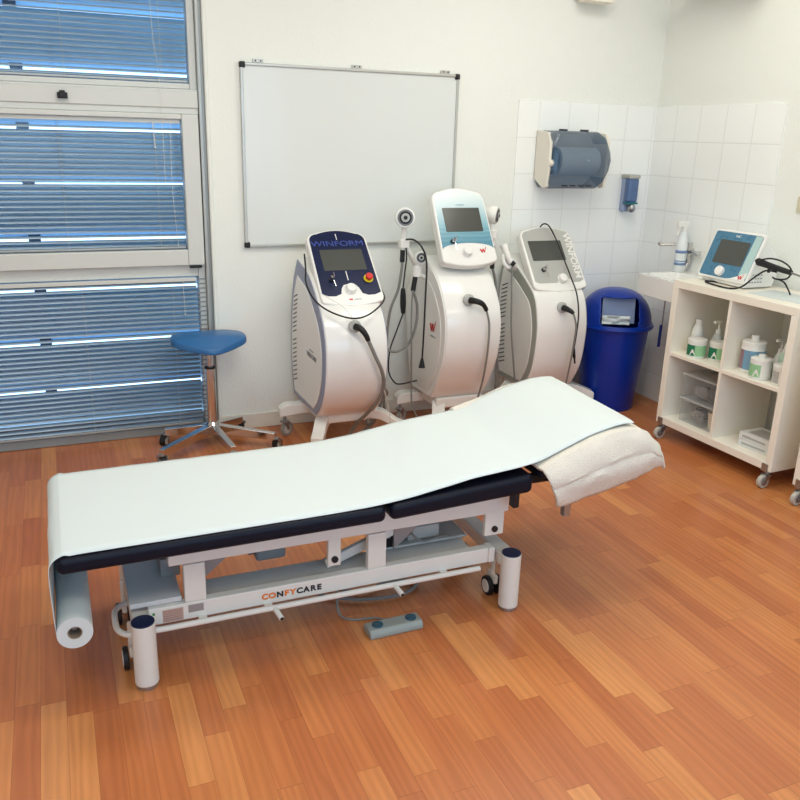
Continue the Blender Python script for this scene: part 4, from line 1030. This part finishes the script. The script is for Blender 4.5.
# towel folded over the head section
tw = [(.478,.556),(.53,.580),(.60,.610),(.68,.637),(.76,.654),(.83,.655),(.875,.643),(.905,.615),(.93,.578),(.95,.540),(.968,.500)]
tp = catmull([(a, c, 0) for a, c in tw], 5); NT = len(tp); NVT = 64
ws = [0.0, .17, .21, .79, .83, 1.0]
def tf(u, v):
    f = u*(NT-1); i = int(min(NT-2, f)); k = f-i
    x = tp[i][0]*(1-k)+tp[i+1][0]*k; z = tp[i][1]*(1-k)+tp[i+1][1]*k
    zb = .418+.088*max(0, min(1, (x-.50)/.46))**1.2
    zb = min(zb, z-.004)
    hw = .318
    def side(s):     # s: 0 at hem, 1 at top edge
        yy = hw+.028*math.sin(PI*min(1, s*1.0))*min(1, (z-zb)/.10)
        seam = -.007*math.exp(-((s-.55)/.05)**2)
        if s > .8: q = (s-.8)/.2; yy = hw+.028*math.sin(PI*.8)*min(1, (z-zb)/.1)*(1-q)-.02*q*q; 
        return yy+seam*min(1, (z-zb)/.08), zb+(z-zb-.012)*min(1, s)+(.012*max(0, s-.7)/.3)
    if v < .2: yy, zz = side(v/.2); y = -1.862-yy; drop = z-zz
    elif v > .8: yy, zz = side((1-v)/.2); y = -1.862+yy; drop = z-zz
    else:
        q = (v-.2)/.6; y = -1.862-(hw-.02)+2*(hw-.02)*q; zz = z+.004*math.sin(PI*q); drop = 0
    x2 = x+drop*.42*(1-u)-.25*drop*u*0
    nz = noise.noise(Vector((x*9, y*7, zz*9)))*.012+noise.noise(Vector((x*26, y*20, zz*24)))*.006
    if u > .7: nz *= 1.4
    y += nz*(1 if v < .2 else -1 if v > .8 else 0)
    if .2 <= v <= .8: zz += nz*(.2 if u < .72 else .9)-.009*(1 if u < .72 else .4)+(.022*math.exp(-((v-.79)/.03)**2) *max(0, 1-u/.22))
    if u < .3: x2 -= .055*v*v*(1-u/.3)
    if u > .72: x2 += nz*1.2
    return (x2, y, zz)
b = B(); b.grid(tf, NT, NVT)
tag(b.obj('towel', TOWEL, solid=.011), 'thick cream terry towel folded over the raised head end of the treatment table', 'towel')

# foot pedal
t = thing('foot_pedal', 'grey two-button foot pedal on the floor in front of the treatment table', 'pedal', (.02, -2.095, 0), .0)
Mp = Matrix.Translation((.015, -2.075, 0)) @ Matrix.Rotation(.02, 4, 'Z')
b = B(); b.prism([(-.034, 0), (.034, 0), (.034, .022), (.026, .030), (-.024, .030), (-.034, .016)], -.095, .095, fn=lambda a, c, h: (h, a, c), M=Mp); bo = b.obj('housing', mat('pedal_grey', (150, 158, 152), .45), t, bevel=.006, seg=3)
for x in (-.058, .062): B().cyl((x, 0, .029), (x, 0, .035), .019, n=24, M=Mp).obj('button', mat('pedal_button', (50, 88, 104), .4), bo, bevel=.002)
b = B(); b.tube([(-.13,-1.92,.16),(-.135,-1.93,.06),(-.13,-1.95,.012),(-.10,-1.985,.008),(-.03,-2.00,.008),(.0,-2.02,.008),(.012,-2.045,.016)], .004); b.obj('cable', CABG, t)
# cables lying under the table
t2 = B(); t2.tube([(-.10,-1.78,.012),(.0,-1.84,.012),(.10,-1.80,.012),(.2,-1.84,.012),(.12,-1.90,.012),(-.04,-1.88,.012),(-.16,-1.80,.012)], .006); tag(t2.obj('cable', CABG), 'grey cable lying in a loop on the floor under the treatment table', 'cable')

# ------------------------------------------------------------------ lamps in the ceiling, out of view
def lamp(x, y, sx, sy, power, label, col=(1, .98, .9)):
    t = thing('ceiling_light', label, 'lamp', (x, y, H-.03))
    B().box(x-sx/2-.02, x+sx/2+.02, y-sy/2-.02, y+sy/2+.02, H-.03, H).obj('housing', WHITE2, t, bevel=.004)
    l = bpy.data.lights.new('panel_light', 'AREA'); l.shape = 'RECTANGLE'; l.size = sx; l.size_y = sy; l.energy = power; l.color = col
    o = bpy.data.objects.new('panel_light', l); C.objects.link(o); o.parent = t; o.location = (0, 0, -.004)
lamp(.1, -2.35, .9, .5, 17, 'small white panel lamp in the ceiling directly above the treatment table')
lamp(1.35, -1.25, 1.2, .6, 15, 'white panel lamp in the ceiling above the wheeled machines')
lamp(-.95, -1.35, 1.2, .6, 12, 'white panel lamp in the ceiling above the saddle stool')
lamp(1.2, -3.9, 1.2, .6, 14, 'white panel lamp in the ceiling over the open floor at the near right')
lamp(-1.2, -4.1, 1.2, .6, 14, 'white panel lamp in the ceiling at the near left, behind the photographer')

# daylight
pl_ = bpy.data.lights.new('daylight_portal', 'AREA'); pl_.shape = 'RECTANGLE'; pl_.size = 3.7; pl_.size_y = 1.75; pl_.cycles.is_portal = True
po_ = bpy.data.objects.new('daylight_portal', pl_); C.objects.link(po_); po_.location = (-.15, YF-.11, 1.625); po_.rotation_euler = (PI/2, 0, 0)
pl_ = bpy.data.lights.new('daylight_portal', 'AREA'); pl_.shape = 'RECTANGLE'; pl_.size = 2.4; pl_.size_y = 2.6; pl_.cycles.is_portal = True
po_ = bpy.data.objects.new('daylight_portal', pl_); C.objects.link(po_); po_.location = (-1.3, .32, 1.3); po_.rotation_euler = (-PI/2, 0, 0)
wd = bpy.data.worlds.new('World'); bpy.context.scene.world = wd; wd.use_nodes = True
bg = wd.node_tree.nodes['Background']
tcw = wd.node_tree.nodes.new('ShaderNodeTexCoord'); spw = wd.node_tree.nodes.new('ShaderNodeSeparateXYZ'); rpw = wd.node_tree.nodes.new('ShaderNodeValToRGB')
wd.node_tree.links.new(tcw.outputs['Generated'], spw.inputs[0]); wd.node_tree.links.new(spw.outputs[2], rpw.inputs[0])
rpw.color_ramp.elements[0].position = 0; rpw.color_ramp.elements[0].color = (.55, .78, 1, 1)
rpw.color_ramp.elements[1].position = 1; rpw.color_ramp.elements[1].color = (.16, .42, 1, 1)
wd.node_tree.links.new(rpw.outputs[0], bg.inputs[0]); bg.inputs[1].default_value = 3.1

# ------------------------------------------------------------------ camera
f, yaw, pitch, roll = 819.33, .4018, .3136, .0287
wv_ = Vector((math.sin(yaw)*math.cos(pitch), math.cos(yaw)*math.cos(pitch), -math.sin(pitch)))
r0 = Vector((math.cos(yaw), -math.sin(yaw), 0)); u0 = r0.cross(wv_)
c, s = math.cos(roll), math.sin(roll); r1 = c*r0+s*u0; u1 = -s*r0+c*u0
cam = bpy.data.objects.new('camera', bpy.data.cameras.new('camera')); C.objects.link(cam)
cam.matrix_world = Matrix(((r1.x, u1.x, -wv_.x, -.9082), (r1.y, u1.y, -wv_.y, -4.2472), (r1.z, u1.z, -wv_.z, 1.5686), (0,0,0,1)))
cam.data.sensor_width = 36; cam.data.lens = f/800*36; cam.data.clip_start = .05
bpy.context.scene.camera = cam
vs_ = bpy.context.scene.view_settings
vs_.view_transform = 'Standard'; vs_.look = 'None'; vs_.gamma = 1; vs_.use_curve_mapping = False; vs_.exposure = .2
